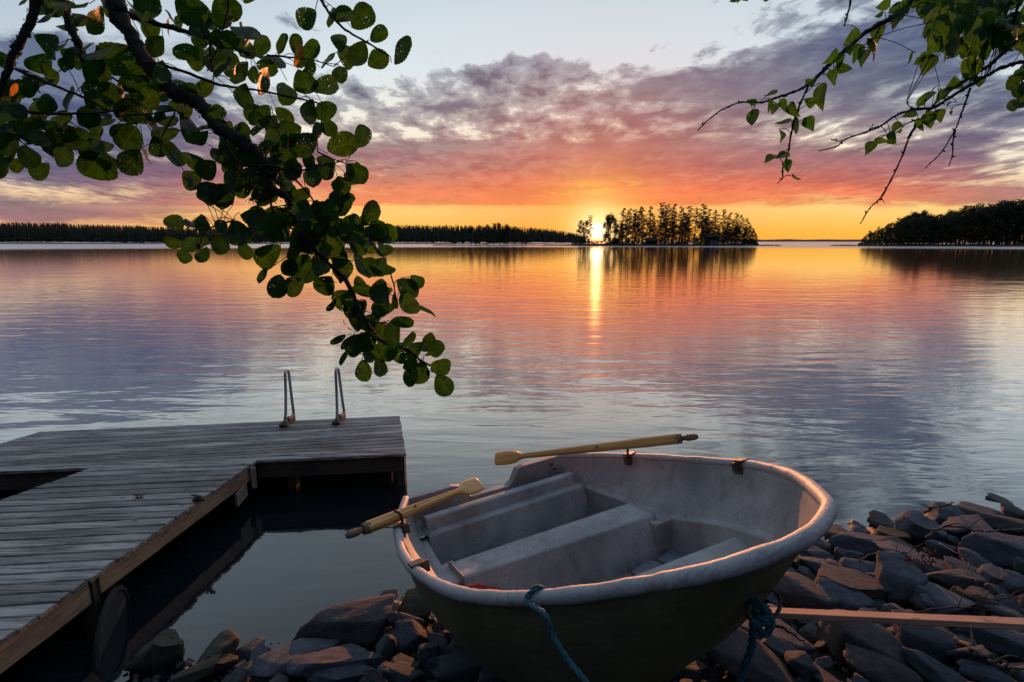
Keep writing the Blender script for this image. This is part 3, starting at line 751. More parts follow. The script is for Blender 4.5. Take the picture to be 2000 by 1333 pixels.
def vpl(px, py, vv):
    o = BI @ Vector((0, 0, CAM_H)); d = (BI.to_3x3() @ (pix(px, py, dist=1)-Vector((0, 0, CAM_H)))); return BM @ (o+d*((vv-o.y)/d.y))
un_ = u_at(1052, 1178, -1); hb = half(un_); zs = sheer(un_)
rp = [bw_(un_+.02, -hb+.10, zs-.16), bw_(un_+.01, -hb+.05, zs-.03), bw_(un_, -hb+.022, zs+.022), bw_(un_, -hb-.010, zs+.038), bw_(un_, -hb-.042, zs+.008), bw_(un_, -hb-.048, zs-.05)]
a_ = rp[-1]
rp = rp[:-1]+[vpl(1063, 1200, -hb-.045), vpl(1080, 1243, -hb-.04), vpl(1106, 1285, -hb-.03), vpl(1138, 1325, -hb-.02), vpl(1180, 1380, -hb)]
rope('mooring_rope', rp, .0095, M_rope, 'blue rope draped over the near gunwale and hanging down the hull', 'rope')
k0 = BM @ Vector((2.05, -.03, .15))
rp = [k0+Vector((-.02, .03, .02)), k0+Vector((.0, -.02, .03)), k0+Vector((.025, -.035, -.02)), k0+Vector((0, -.04, -.06))]
dr = k0.y-.06
def at_y(px, py, y): q = pix(px, py, dist=1); q0 = Vector((0, 0, CAM_H)); d = q-q0; return q0+d*(y/d.y)
rp += [at_y(1472, 1215, dr), at_y(1468, 1262, dr+.02), at_y(1455, 1300, dr+.04), at_y(1440, 1350, dr+.05), at_y(1430, 1400, dr+.05)]
rope('bow_rope', rp, .0125, M_rope, 'thick blue rope knotted to the bow ring and hanging to the rocks', 'rope')
kn = []
for k in range(40):
    a = k/39*2*math.pi*2.6; kn.append(k0+Vector((.024*math.cos(a), .022*math.sin(a)-.02, -.03+.05*k/39)))
ko = rope('knot', kn, .010, M_rope, None, None); ko.parent = bpy.data.objects['bow_rope']; 
# rope lying in the boat
rp = [bw_(1.12+.12*math.cos(a*.9)*(.5+a*.03), -.12+.22*math.sin(a*.7)+a*.035, FL+.02+.006*math.sin(a)) for a in [k*.8 for k in range(18)]]
rope('loose_rope', rp, .008, M_rope, 'dark blue rope lying loose on the boat floor before the bow seat', 'rope')
# floor boards (grey duck board pieces) between the seats
M_mat = plain('blue grey moulded foot board', (.20, .23, .27), .6)
for (px, py, sx, sy) in ((1325, 1088, .16, .10), (1268, 1112, .12, .09)):
    q = on_w(px, py, FL+.05)
    o = MB().box((q.x, q.y, FL+.03), (sx, sy*2, .05), Matrix.Rotation(.15, 3, 'Z')).build('foot_board', M_mat, boat, bevel=.012)
# red bailer
M_red = plain('red plastic', (.50, .022, .012), .35)
q = on_w(930, 1157, -.145); hz_ = -.145-FL; bl = empty('bailer'); bl.matrix_world = BM @ Matrix.Translation((q.x, q.y, FL)) @ Matrix.Rotation(1.03, 4, 'Z'); tag(bl, 'red plastic bailer with a looped handle lying inside the near side of the boat', 'bailer')
hl = [(-.052, 0, -.03), (-.050, 0, .0), (-.040, 0, .026), (-.015, 0, .034), (.018, 0, .036), (.042, 0, .026), (.054, 0, -.0), (.058, 0, -.03)]
MB().tube(spline([(x, y, z_+hz_) for x, y, z_ in hl], 5), .0075, 8).build('handle', M_red, bl, smooth=True)
n_ = 20; prof_ = [(.001, .004), (.055, .004), (.060, .012), (.075, hz_-.035), (.080, hz_-.028), (.074, hz_-.03), (.056, .016), (.001, .016)]
mb = MB(); mb.add([(r*1.25*math.cos(2*math.pi*k/n_)+.045, r*math.sin(2*math.pi*k/n_), z_) for r, z_ in prof_ for k in range(n_)], [(i*n_+k, i*n_+(k+1) % n_, (i+1)*n_+(k+1) % n_, (i+1)*n_+k) for i in range(len(prof_)-1) for k in range(n_)])
mb.build('scoop', M_red, bl, smooth=True)
# puddle on the stern seat and bilge water in the well
m, t, b = mat('still puddle'); b.inputs['Base Color'].default_value = (.16, .18, .19, 1); b.inputs['Roughness'].default_value = .06; b.inputs['IOR'].default_value = 2.2
poly = [(808, 1019), (826, 1020), (845, 1022), (856, 1024), (852, 1033), (843, 1037), (838, 1044), (826, 1050), (819, 1051), (813, 1035)]
mb = MB(); pv_ = [on_w(x, y, -.126) for x, y in poly]; mb.add([tuple(p) for p in pv_]+[(p.x, p.y, p.z-.004) for p in pv_], [tuple(range(len(poly)))]+[(i, i+len(poly), (i+1) % len(poly)+len(poly), (i+1) % len(poly)) for i in range(len(poly))])
o = mb.build('puddle', m); o.matrix_world = BM; tag(o, 'pale shiny puddle on the near end of the stern seat', 'puddle')
m, t, b = mat('bilge water'); b.inputs['Base Color'].default_value = (.015, .017, .010, 1); b.inputs['Roughness'].default_value = .05
mb = MB().add([(.30, -.56, 0), (.72, -.60, 0), (.83, .60, 0), (.40, .56, 0)], [(0, 1, 2, 3)]); mb.v = [(x, y, FL+.035) for x, y, z_ in mb.v]
o = mb.build('bilge_water', m); o.matrix_world = BM; tag(o, kind='structure')

# long bare plank leaning on the rocks from the bow
def plank_thing():
    z0 = .66
    a = pix(1478, 1196, z=z0); b_ = pix(2150, 1226, z=z0+.02)
    ax = (b_-a); Lx = ax.length; ax.normalize(); zv = Vector((0, .30, .95)); zv = (zv-ax*zv.dot(ax)).normalized(); yv = zv.cross(ax)
    M = Matrix((ax, yv, zv)).transposed().to_4x4(); M.translation = a
    mb = MB(); n_ = 30; vs = []
    for k in range(n_+1):
        x = Lx*k/n_; hw = .036+.008*k/n_+.0015*noise.noise(Vector((x*5, 0, 0)))
        vs += [(x, -hw, -.014), (x, hw, -.014), (x, hw, .014), (x, -hw, .014)]
    fs = [(i*4+k, i*4+(k+1) % 4, (i+1)*4+(k+1) % 4, (i+1)*4+k) for i in range(n_) for k in range(4)]+[(0, 1, 2, 3)[::-1], tuple(n_*4+k for k in range(4))]
    o = mb.add(vs, fs).build('plank', M_plank, bevel=.003); o.matrix_world = M
    tag(o, 'long narrow bare plank lying on the rocks from the bow to the right edge', 'plank')
plank_thing()

# ---------------------------------------------------------------- rocks
def rock_mat(name, c1, c2, c3):
    m, t, b = mat(name)
    co = t.n.new('ShaderNodeTexCoord').outputs['Object']; oi = t.n.new('ShaderNodeObjectInfo').outputs['Random']
    off = t.n.new('ShaderNodeVectorMath'); off.operation = 'ADD'; t.l.new(co, off.inputs[0]); t.l.new(t.xyz(t.mul(oi, 31), t.mul(oi, 17), t.mul(oi, 7)), off.inputs[1])
    n = t.noise(off.outputs[0], 2.2, 6, .65); st = t.noise(t.vmap(off.outputs[0], rot=(.3, .2, 0), sc=(2.5, 6, 30)), 1, 5, .65, .4); fn = t.noise(off.outputs[0], 38, 4, .65); sp = t.noise(off.outputs[0], 120, 2, .5)
    f = t.add(t.mul(n, .45), t.mul(st, .40), t.mul(fn, .2))
    col = t.mix(t.sm(f, .40, .66), c1, c2)
    col = t.mix(t.mul(t.sm(fn, .55, .70), .6), col, c3)
    lich = t.sm(t.noise(off.outputs[0], 6.5, 5, .7), .60, .68)
    col = t.mix(t.mul(lich, .35), col, (.13, .135, .12, 1))
    col = t.mix(1., col, t.ramp(oi, [(0, (.62, .62, .66)), (.35, (.85, .87, .95)), (.7, (1.05, 1, .96)), (1, (1.35, 1.15, 1.02))]), 'MULTIPLY')
    z_ = t.sep(t.n.new('ShaderNodeNewGeometry').outputs['Position'])[2]
    wet = t.sm(z_, .10, .02); col = t.mix(t.mul(wet, .75), col, (.012, .012, .011, 1))
    t.put(b.inputs['Base Color'], col); t.put(b.inputs['Roughness'], t.sub(.78, t.mul(wet, .5)))
    bm_ = t.n.new('ShaderNodeBump'); bm_.inputs['Strength'].default_value = .75; bm_.inputs['Distance'].default_value = .012
    t.l.new(t.add(st, t.mul(fn, .6), t.mul(n, 1.0)), bm_.inputs['Height']); t.l.new(bm_.outputs[0], b.inputs['Normal'])
    return m
M_rock = rock_mat('slate blue gneiss', (.021, .028, .040, 1), (.082, .104, .142, 1), (.16, .18, .21, 1))
M_rock_brown = rock_mat('brown gneiss', (.027, .026, .028, 1), (.090, .086, .090, 1), (.14, .135, .14, 1))
M_rock_moss = rock_mat('mossy dark stone', (.022, .024, .014, 1), (.065, .062, .040, 1), (.10, .10, .07, 1))
def rock_mesh(seed, flat=1., cuts=9, sub=4, rnd_=.75):
    rg = random.Random(seed); bm = bmesh.new(); bmesh.ops.create_icosphere(bm, subdivisions=sub, radius=1)
    pl = []
    for _ in range(cuts):
        d = Vector((rg.gauss(0, 1), rg.gauss(0, 1), rg.gauss(0, .8))).normalized(); pl.append((d, rg.uniform(.42, .74)))
    pl.append((Vector((rg.uniform(-.22, .22), rg.uniform(-.22, .22), 1)).normalized(), rg.uniform(.42, .68)*flat)); o = Vector((rg.random()*50, rg.random()*50, 0))
    for v in bm.verts:
        p = v.co.copy()
        for d, h in pl:
            q = p.dot(d)
            if q > h: p -= d*(q-h)*.95
        n = noise.noise(p*1.3+o)*.08+noise.noise(p*3.2+o)*.045+abs(noise.noise(p*6+o))*.045+noise.noise(p*13+o)*.028
        # layered ledges
        q = p.z*5.5+1.6*noise.noise(p*1.1+o); n += .035*((q-math.floor(q))**3)
        v.co = p*(1+n)
    xs_ = [v.co for v in bm.verts]
    mn = Vector([min(c[i] for c in xs_) for i in range(3)]); mx = Vector([max(c[i] for c in xs_) for i in range(3)])
    for v in bm.verts: v.co = Vector([2*(v.co[i]-mn[i])/(mx[i]-mn[i])-1 for i in range(3)])
    me = bpy.data.meshes.new('rock'); bm.to_mesh(me); bm.free()
    for p in me.polygons: p.use_smooth = True
    return me
R_BLOCK = [rock_mesh(s, 1, 10) for s in (1, 2, 3, 4, 5, 6)]
R_SLAB = [rock_mesh(s, .8, 7) for s in (11, 12, 13, 14)]
R_ROUND = [rock_mesh(s, 1.3, 4) for s in (21, 22, 23)]
R_WEDGE = [rock_mesh(s, 1.35, 6) for s in (31, 32, 33)]
KINDS = {'b': R_BLOCK, 's': R_SLAB, 'r': R_ROUND, 'w': R_WEDGE}
rk = random.Random(77); placed = []; NR = [0]
def add_rock(loc, size, yaw, me, m, label, group=None, tilt=(0, 0), flip=None):
    o = bpy.data.objects.new('rock', me); C.objects.link(o)
    o.location = loc; o.scale = size; o.rotation_euler = (tilt[0], tilt[1], yaw)
    if not me.materials: me.materials.append(None)
    o.material_slots[0].link = 'OBJECT'; o.material_slots[0].material = m
    tag(o, label, 'rock', group); placed.append((loc[0], loc[1], max(size[0], size[1]))); NR[0] += 1; return o
def rock_px(x0, y0, x1, y1, kind, label, m=None, yaw=0, tilt=(0, 0), zoff=0, group=None, hk=1.):
    cx, cy, w_, h_ = (x0+x1)/2, (y0+y1)/2, x1-x0, y1-y0
    if cy < 1070 and cx > 1500: cy += 6; h_ *= .86
    z_ = .2
    for _ in range(12):
        p = pix(cx, cy, z=z_); dep = p.y*math.cos(PITCH)+(CAM_H-p.z)*math.sin(PITCH)
        phi = math.atan2(CAM_H-z_, math.hypot(p.x, p.y))
        W_ = w_*dep/1900; Hh = h_*dep/1900
        sy = min(W_*.95, Hh*.75/math.sin(phi)); sz = max((Hh-sy*math.sin(phi)*.70)/math.cos(phi), sy*.55, .035)*1.12
        z_ = .6*z_+.4*(ground(p.x, p.y)+.35*sz+zoff)
    az = -math.atan2(p.x, p.y)
    return add_rock((p.x, p.y, z_), (W_, sy, sz*hk), az*.8+yaw, rk.choice(KINDS[kind]), m or M_rock, label, group, tilt)
def Z4(x, y): return 1600+x*.28, 960+y*.28
def Z7(x, y): return 1380+x*.31, 940+y*.31
def Z3(x, y): return 160+x*.35, 1100+y*.35
def Z1(x, y): return 740+x*.46, 820+y*.46
B_, N_ = M_rock_brown, None
for (Zf, bx, kind, lb, m_) in (
 (Z4, (60, 275, 480, 440), 's', 'long flat-topped slab at the water edge right of the bow', N_),
 (Z4, (355, 165, 585, 272), 's', 'pale flat rock at the water edge with an orange-lit left end', B_),
 (Z4, (570, 172, 850, 345), 'b', 'dark block just right of the pale rock with the lit end', N_),
 (Z4, (770, 85, 1010, 245), 'w', 'dark wedge rock rising against the water beside the driftwood stick', N_),
 (Z4, (950, 88, 1215, 212), 's', 'flat reddish rock behind the dark wedge at the water edge', B_),
 (Z4, (1090, 155, 1440, 262), 's', 'broad flat brownish slab near the right edge by the water', B_),
 (Z4, (1290, 106, 1440, 178), 'b', 'small brown rock at the right edge in shallow water', B_),
 (Z4, (1200, 60, 1460, 112), 's', 'low wet rock lying in the lake at the right edge', M_rock_moss),
 (Z4, (405, 245, 605, 345), 'b', 'dark low rock below the pale rock with the lit end', M_rock_moss),
 (Z4, (850, 180, 1085, 322), 'b', 'bluish rough rock under the tangle of twigs', N_),
 (Z4, (1000, 320, 1440, 530), 's', 'large overhanging slab at the right edge below the long stick', N_),
 (Z4, (480, 350, 690, 442), 's', 'low brown slab left of the red leaves', B_),
 (Z4, (410, 458, 1070, 595), 's', 'very long pale slab right below the red leaves', N_),
 (Z4, (100, 405, 190, 500), 'w', 'small upright rock below the long slab by the water', B_),
 (Z4, (50, 485, 180, 590), 'r', 'small grey rock left of the rounded hump by the boat', N_),
 (Z4, (155, 488, 440, 605), 'r', 'rounded grey hump between two small rocks', N_),
 (Z4, (-10, 568, 420, 790), 'b', 'large brownish rock with a cracked top right of the bow', B_),
 (Z4, (415, 505, 715, 815), 'b', 'tall square-cut block in the middle of the right-hand rocks', N_),
 (Z4, (478, 640, 990, 835), 's', 'biggest pale blue boulder above the plank', N_),
 (Z4, (720, 568, 1130, 705), 'b', 'knobbly rock behind the biggest blue boulder', B_),
 (Z4, (890, 512, 1210, 640), 's', 'pointed flat rock under the thin bare twig', N_),
 (Z4, (1140, 550, 1370, 690), 'b', 'dark broken rock near the right edge at mid height', N_),
 (Z4, (1283, 600, 1450, 735), 'b', 'blue-grey rock cut by the right edge above the plank', N_),
 (Z4, (1372, 470, 1460, 605), 'r', 'smooth round rock cut by the right edge', N_),
 (Z4, (15, 692, 392, 850), 'b', 'faceted pale rock just above the plank near the boat', N_),
 (Z4, (930, 688, 1060, 815), 'w', 'small lichen-covered dark rock beside the biggest blue boulder', M_rock_moss),
 (Z4, (1045, 698, 1240, 855), 'w', 'brownish leaning rock near the tangled bare roots', B_),
 (Z4, (745, 808, 1140, 890), 's', 'smooth low rock touching the upper side of the plank', N_),
 (Z4, (1140, 822, 1450, 895), 's', 'smooth low rock above the plank at the right edge', N_),
 (Z4, (-20, 232, 250, 345), 's', 'dark slab partly hidden behind the bow at the water', M_rock_moss),
 (Z4, (-60, 300, 80, 445), 'b', 'dark brownish rock right behind the bow', B_),
 (Z4, (25, 945, 562, 1245), 'w', 'large sharp-ridged rock directly below the orange-lit plank', B_),
 (Z4, (560, 940, 955, 1175), 'b', 'grey triangular block below the middle of the plank', N_),
 (Z4, (490, 930, 640, 1055), 'b', 'brown rock squeezed behind the triangular block', B_),
 (Z4, (965, 950, 1450, 1130), 's', 'wide dark slab below the plank at the right edge', N_),
 (Z4, (905, 1090, 1225, 1275), 'b', 'pale rock beside the thick driftwood branch', N_),
 (Z4, (538, 1168, 1005, 1330), 's', 'long low rock near the bottom edge of the right-hand rocks', N_),
 (Z4, (215, 1155, 665, 1370), 'r', 'big rounded boulder cut by the bottom edge right of the boat', B_),
 (Z4, (1025, 1265, 1460, 1370), 's', 'smooth long slab in the bottom right corner', N_),
 (Z4, (75, 965, 270, 1045), 'b', 'small rock in the shade under the plank', N_),
 (Z4, (-20, 1020, 120, 1135), 'b', 'blue-grey rock left of the sharp-ridged one', N_),
 (Z4, (870, 288, 962, 348), 'r', 'small round pale rock under the long stick', N_),
 (Z4, (192, 428, 322, 488), 'r', 'small rock below the long flat-topped slab', N_),
 (Z4, (338, 568, 418, 655), 'b', 'small dark rock wedged left of the tall block', N_),
 (Z4, (1160, 662, 1262, 745), 'b', 'small blue rock left of the bare roots', N_),
 (Z7, (450, 638, 800, 830), 'w', 'brown wedge rock leaning beside the iron ring', B_),
 (Z7, (330, 690, 465, 805), 'b', 'grey rock seen through the iron ring', N_),
 (Z7, (350, 615, 500, 705), 'b', 'dark rock directly behind the hanging bow rope', N_),
 (Z7, (580, 412, 778, 515), 'r', 'grey rounded rock right under the bow overhang', N_),
 (Z7, (588, 498, 772, 592), 'b', 'dark rock under the rounded one by the bow', N_),
 (Z7, (395, 450, 600, 615), 'b', 'black shaded block beneath the bow', M_rock_moss),
 (Z7, (30, 850, 625, 1070), 's', 'wide flat slab below the left end of the plank', N_),
 (Z7, (-40, 1035, 690, 1330), 's', 'big rusty brown slab at the bottom edge under the rope end', B_),
 (Z7, (325, 1028, 605, 1135), 's', 'thin grey slab right of the rope end', N_),
 (Z7, (505, 1078, 685, 1235), 'b', 'dark rock beside the rusty brown slab', N_),
 (Z3, (1165, 232, 1750, 505), 's', 'large flat reddish boulder at the water edge left of the boat', B_),
 (Z3, (285, 418, 520, 615), 'b', 'rounded pale rock next to the black lid', M_rock_moss),
 (Z3, (405, 408, 562, 610), 'b', 'squarish rock behind the one next to the black lid', M_rock_moss),
 (Z3, (650, 428, 868, 590), 'b', 'mossy wet rock at the tip of the dark reflection', M_rock_moss),
 (Z3, (955, 448, 1435, 640), 's', 'long dark rock in front of the large reddish boulder', N_),
 (Z3, (1172, 468, 1685, 655), 'b', 'layered blue slab in front of the large reddish boulder', N_),
 (Z3, (1275, 555, 1610, 690), 'b', 'pale rough rock at the bottom edge left of the boat', N_),
 (Z3, (1738, 286, 1905, 425), 'r', 'smooth round stone right of the large reddish boulder', N_),
 (Z3, (1643, 408, 1755, 565), 'r', 'upright rounded stone beside the layered blue slab', N_),
 (Z3, (1728, 348, 1925, 505), 'b', 'sharp-edged blue stone left of the hull', N_),
 (Z3, (1768, 168, 1965, 335), 'w', 'black shaded rock under the stern of the boat', M_rock_moss),
 (Z3, (1880, 452, 2010, 595), 'r', 'smooth stone close to the green hull', N_),
 (Z3, (915, 578, 1158, 690), 'b', 'small brown cracked rock at the bottom edge', B_),
 (Z3, (700, 518, 855, 612), 'b', 'small wet rock below the mossy one', M_rock_moss),
 (Z3, (440, 585, 760, 690), 's', 'low dark rock at the bottom edge near the black lid', M_rock_moss),
 (Z3, (1718, 528, 1885, 625), 'b', 'dark bluish stone below the sharp-edged one', N_),
 (Z3, (1628, 568, 1752, 655), 'b', 'brown flat stone beside the layered blue slab', B_),
 (Z3, (1678, 592, 1905, 690), 'b', 'wide low stone at the bottom edge left of the hull', N_),
 (Z3, (1938, 535, 2010, 645), 'b', 'small black stone touching the green hull', N_),
 (Z1, (170, 950, 315, 1045), 'r', 'round bluish stone half under the green hull', N_),
 (Z1, (295, 930, 480, 1035), 'b', 'brown stone with a cracked face under the hull', B_),
 (Z1, (212, 1000, 485, 1125), 's', 'flat black slab at the bottom edge under the hull', N_),
 (Z1, (278, 888, 392, 955), 'b', 'long small grey stone under the near hull', N_),
 (Z1, (-5, 1038, 175, 1125), 'b', 'grey stone at the bottom edge left of the flat black slab', N_),
 (Z1, (410, 1040, 640, 1150), 'b', 'dark pointed stone under the middle of the hull', N_),
):
    (a0, b0), (a1, b1) = Zf(bx[0], bx[1]), Zf(bx[2], bx[3])
    rock_px(a0, b0, a1, b1, kind, lb, m_, yaw=rk.uniform(-.45, .45), tilt=(rk.uniform(-.18, .10), rk.uniform(-.16, .16)), hk=rk.uniform(1.0, 1.35) if kind in 'bw' else 1.)
# smaller rocks filling the bank
def inside_boat(x, y):
    q = BI @ Vector((x, y, .5)); return -.2 < q.x < 1.9 and abs(q.y) < .55
tries = 0; cells = {}
GN = {0: ('small stone filling the gaps of the bank left of the boat', 'small stones left of the boat'), 1: ('small stone in the shade under the boat', 'small stones under the boat'), 2: ('small grey stone filling the gaps between the rocks right of the boat', 'small stones right of the boat')}
while NR[0] < 285 and tries < 6000:
    tries += 1
    px_, py_ = rk.uniform(250, 2060), rk.uniform(960, 1420); z_ = .1
    for _ in range(6): p = pix(px_, py_, z=z_); z_ = ground(p.x, p.y)
    if z_ < -.05 or p.y < .5 or p.y > 8: continue
    if inside_boat(p.x, p.y) and rk.random() < .6: continue
    r_ = rk.uniform(.045, .105)*(1 if p.y < 3 else 1.35)
    if px_ < 470 or (px_ < 640 and py_ < 1270): continue
    key = any((p.x-a)**2+(p.y-b_)**2 < ((r_+s_)*.72)**2 for a, b_, s_ in placed)
    if key: continue
    gk = 0 if px_ < 800 else (1 if px_ < 1300 else 2)
    add_rock((p.x, p.y, z_-.02+.05*r_), (r_*rk.uniform(.9, 1.5), r_*rk.uniform(.7, 1.1), r_*rk.uniform(.6, .95)), rk.uniform(0, 6.28), rk.choice(KINDS[rk.choice('bbwrs')]), M_rock if rk.random() < .88 else M_rock_brown, *GN[gk], tilt=(rk.uniform(-.3, .3), rk.uniform(-.3, .3)))
# gravel in the gaps
mb = MB()
for _ in range(5200):
    px_, py_ = rk.uniform(240, 2060), rk.uniform(965, 1420); z_ = .1
    for _k in range(4): p = pix(px_, py_, z=z_); z_ = ground(p.x, p.y)
    if z_ < -.04: continue
    r_ = rk.uniform(.008, .032); a = [Vector((rk.gauss(0, 1), rk.gauss(0, 1), rk.gauss(0, .7))).normalized()*r_*rk.uniform(.7, 1.2) for _k in range(6)]
    c_ = Vector((p.x, p.y, z_-.03+r_*.3)); dirs = [(1, 0, 0), (-1, 0, 0), (0, 1, 0), (0, -1, 0), (0, 0, .7), (0, 0, -.7)]
    vs = [c_+Vector(d)*r_*rk.uniform(.7, 1.3)+a[i]*.2 for i, d in enumerate(dirs)]
    mb.add(vs, [(0, 2, 4), (2, 1, 4), (1, 3, 4), (3, 0, 4), (2, 0, 5), (1, 2, 5), (3, 1, 5), (0, 3, 5)])
o = mb.build('gravel', M_rock_brown); tag(o, 'fine gravel and pebbles in the gaps between the shore rocks', 'gravel', kind='stuff')

# driftwood and twigs on the rocks
M_twig = rough_mat('grey driftwood', (.04, .034, .028, 1), (.13, .11, .09, 1), 25, .9, .4, .004)
M_bark = rough_mat('dark bark', (.010, .009, .008, 1), (.035, .030, .026, 1), 40, .95, .9, .006)
def twig(pts, z_, r, label, name='driftwood_branch', cat='stick', subs=(), m=None, grp=None):
    P = [pix(x, y, z=z_+dz_) for x, y, dz_ in pts]; sp_ = spline([tuple(p) for p in P], 6); n_ = len(sp_)
    sp_ = [Vector(q)+Vector((noise.noise(Vector((i*.9, 0, 3))), noise.noise(Vector((i*.9, 5, 0))), noise.noise(Vector((0, i*.9, 7)))))*r*1.6 for i, q in enumerate(sp_)]
    mb = MB().tube(sp_, [r*(1-.65*i/n_) for i in range(n_)], 7)
    for i0, dx_, dy_, dzz, l_ in subs:
        a = Vector(sp_[int(i0*n_)]); b_ = a+Vector((dx_, dy_, dzz)); c_ = (a+b_)/2+Vector((0, 0, l_)); mb.tube(spline([tuple(a), tuple(c_), tuple(b_)], 4), [r*.5*(1-.08*k) for k in range(9)], 5)
    return tag(mb.build(name, m or M_twig, smooth=True), label, cat, grp)
twig([(1809, 1052, .12), (1830, 1035, .2), (1860, 1028, .24), (1920, 1038, .18), (1960, 1036, .16), (2060, 1028, .15)], .28, .011, 'long pale stick lying across the rocks to the right edge', subs=((.3, .1, -.1, .05, .03), (.5, .2, .05, .06, .02), (.6, -.1, -.12, .02, .03)))
twig([(1835, 1062, .22), (1870, 1082, .25), (1888, 1090, .24), (1895, 1110, .22), (1908, 1142, .2)], .34, .006, 'thin bare twig hanging over the rocks below the long pale stick', subs=((.5, .04, .0, .09, .01), (.7, -.03, -.03, -.05, .0)))
twig([(1678, 1096, .06), (1700, 1084, .1), (1730, 1078, .1), (1770, 1080, .1), (1785, 1070, .14), (1810, 1060, .2)], .28, .006, 'thin curved twig on the rocks below the flat-topped slab', subs=((.5, .05, .05, .07, .02),))
twig([(1868, 1250, .10), (1890, 1262, .12), (1915, 1278, .14), (1938, 1296, .1), (1968, 1303, .06), (2030, 1310, .05)], .68, .013, 'thick driftwood branch at the bottom right below the plank', subs=((.3, .05, .08, .05, .0), (.6, .07, -.03, .06, .02)))
twig([(1806, 1001, .1), (1822, 992, .2), (1845, 988, .22), (1862, 982, .24)], .12, .013, 'short forked stick standing against the water at the far rocks', subs=((.3, -.08, .0, .03, .01),))
twig([(1500, 1218, .06), (1530, 1228, .08), (1560, 1248, .06), (1582, 1262, .04)], .5, .008, 'dark stick on the flat slab below the plank', m=M_bark)
twig([(1775, 1200, .03), (1830, 1190, .05), (1880, 1187, .04), (1940, 1195, .02)], .60, .006, 'thin dark root lying along the upper side of the plank', m=M_bark, subs=((.6, .05, .03, .06, .02), (.8, .04, -.02, .07, .01)))
twig([(1905, 1162, .12), (1940, 1172, .1), (1975, 1168, .14), (2030, 1180, .1)], .56, .006, 'tangled bare root near the right edge above the plank', subs=((.2, .06, .0, .08, .02), (.4, -.03, .03, .09, .0), (.6, .05, -.05, .08, .02), (.7, .09, .02, -.04, .03)))
twig([(853, 1205, .0), (862, 1235, .05), (868, 1262, .1)], .4, .004, 'thin upright twig beside the hull', subs=())
# withered red leaves caught in the twigs
M_dead = plain('withered red leaves', (.14, .022, .012), .8)
for (cx, cy, hh_, lb) in ((1779, 1092, .06, 'leftmost bunch of withered red leaves on the rocks'), (1801, 1088, .10, 'middle and longest bunch of withered red leaves'), (1823, 1085, .08, 'rightmost bunch of withered red leaves below the twigs')):
    c_ = pix(cx, cy, z=.50); mb = MB()
    for k in range(26):
        d = Vector((rk.gauss(0, .018), rk.gauss(0, .015), rk.uniform(-hh_, hh_*.6))); u_ = Vector((rk.gauss(0, 1), rk.gauss(0, 1), rk.gauss(0, 1))).normalized()*.017; v_ = Vector((rk.gauss(0, 1), rk.gauss(0, 1), rk.gauss(0, 1))).normalized()*.010
        mb.add([c_+d-u_, c_+d+v_, c_+d+u_, c_+d-v_], [(0, 1, 2, 3)])
    tag(mb.build('leaf_bunch', M_dead), lb, 'leaves', 'withered leaf bunches')

# ---------------------------------------------------------------- far shores and trees
def at_dist(px, D, z=0):
    X = (px-1000)/1000; p = Vector((X, 1.0+0*X, 0)); cp, sp = math.cos(PITCH), math.sin(PITCH)
    y = D; zc = y*cp+(CAM_H-z)*sp; return Vector((X*zc, y, z))
def h_of(py, D): Y = (666.5-py)/1000; cp, sp = math.cos(PITCH), math.sin(PITCH); return CAM_H+D*(-sp+Y*cp)/(cp+Y*sp)
M_land = rough_mat('dark far bank', (.010, .011, .007, 1), (.035, .034, .022, 1), .4, .95, .2, .1)
M_fol = rough_mat('dark conifer foliage', (.035, .045, .030, 1), (.075, .090, .055, 1), .7, .9, .1, .05, island=.2)
M_fol2 = rough_mat('dark broadleaf foliage', (.040, .055, .026, 1), (.085, .110, .052, 1), .7, .9, .1, .05, island=.2)
M_trunk = rough_mat('pine trunk bark', (.05, .032, .022, 1), (.12, .07, .045, 1), 2, .9, .2, .05)
def island(name, pts, D, depth, hmax):
    """low mound: pts = list of (px, shore row height factor)"""
    mb = MB(); N = 60; M_ = 10; a, b_ = pts
    for j in range(M_+1):
        for i in range(N+1):
            t_ = i/N; s_ = j/M_; p = at_dist(a+(b_-a)*t_, D); edge = min(1, 5*t_*(1-t_)*2)**.6
            hz_ = hmax*edge*math.sin(math.pi*s_)**.6*(.7+.5*noise.noise(Vector((i*.3, j*.5, D))))-.15
            mb.v.append((p.x, p.y+(s_-.5)*depth*edge+(1-edge)*0, hz_))
    for j in range(M_):
        for i in range(N): q = j*(N+1)+i; mb.f.append((q, q+1, q+N+2, q+N+1))
    return tag(mb.build(name, M_land, smooth=True), kind='structure')
island('island', (1090, 1492), 300, 46, 1.6)
island('islet', (845, 1062), 312, 16, .7)
island('headland', (1672, 2400), 285, 60, 1.4)
island('far_shore', (-700, 1150), 575, 60, 1.5)
mb = MB(); N = 90   # hills on the horizon
for i in range(N+1):
    px_ = 1380+ i*4.2; p = at_dist(px_, 2600); hz_ = (h_of(468.2+1.6*noise.noise(Vector((i*.11, 0, 0)))+.5*noise.noise(Vector((i*.9, 0, 0))), 2600))
    mb.v += [(p.x, p.y, -1), (p.x, p.y+60, hz_), (p.x, p.y+500, hz_*.6)]
for i in range(N): q = 3*i; mb.f += [(q, q+3, q+4, q+1), (q+1, q+4, q+5, q+2)]
M_hill = rough_mat('haze-tinted distant wooded hill', (.10, .045, .055, 1), (.14, .065, .07, 1), .02, 1, 0, .1)  # purple haze of the far air is put into the hill colour
tag(mb.build('hills', M_hill, smooth=True), kind='structure')
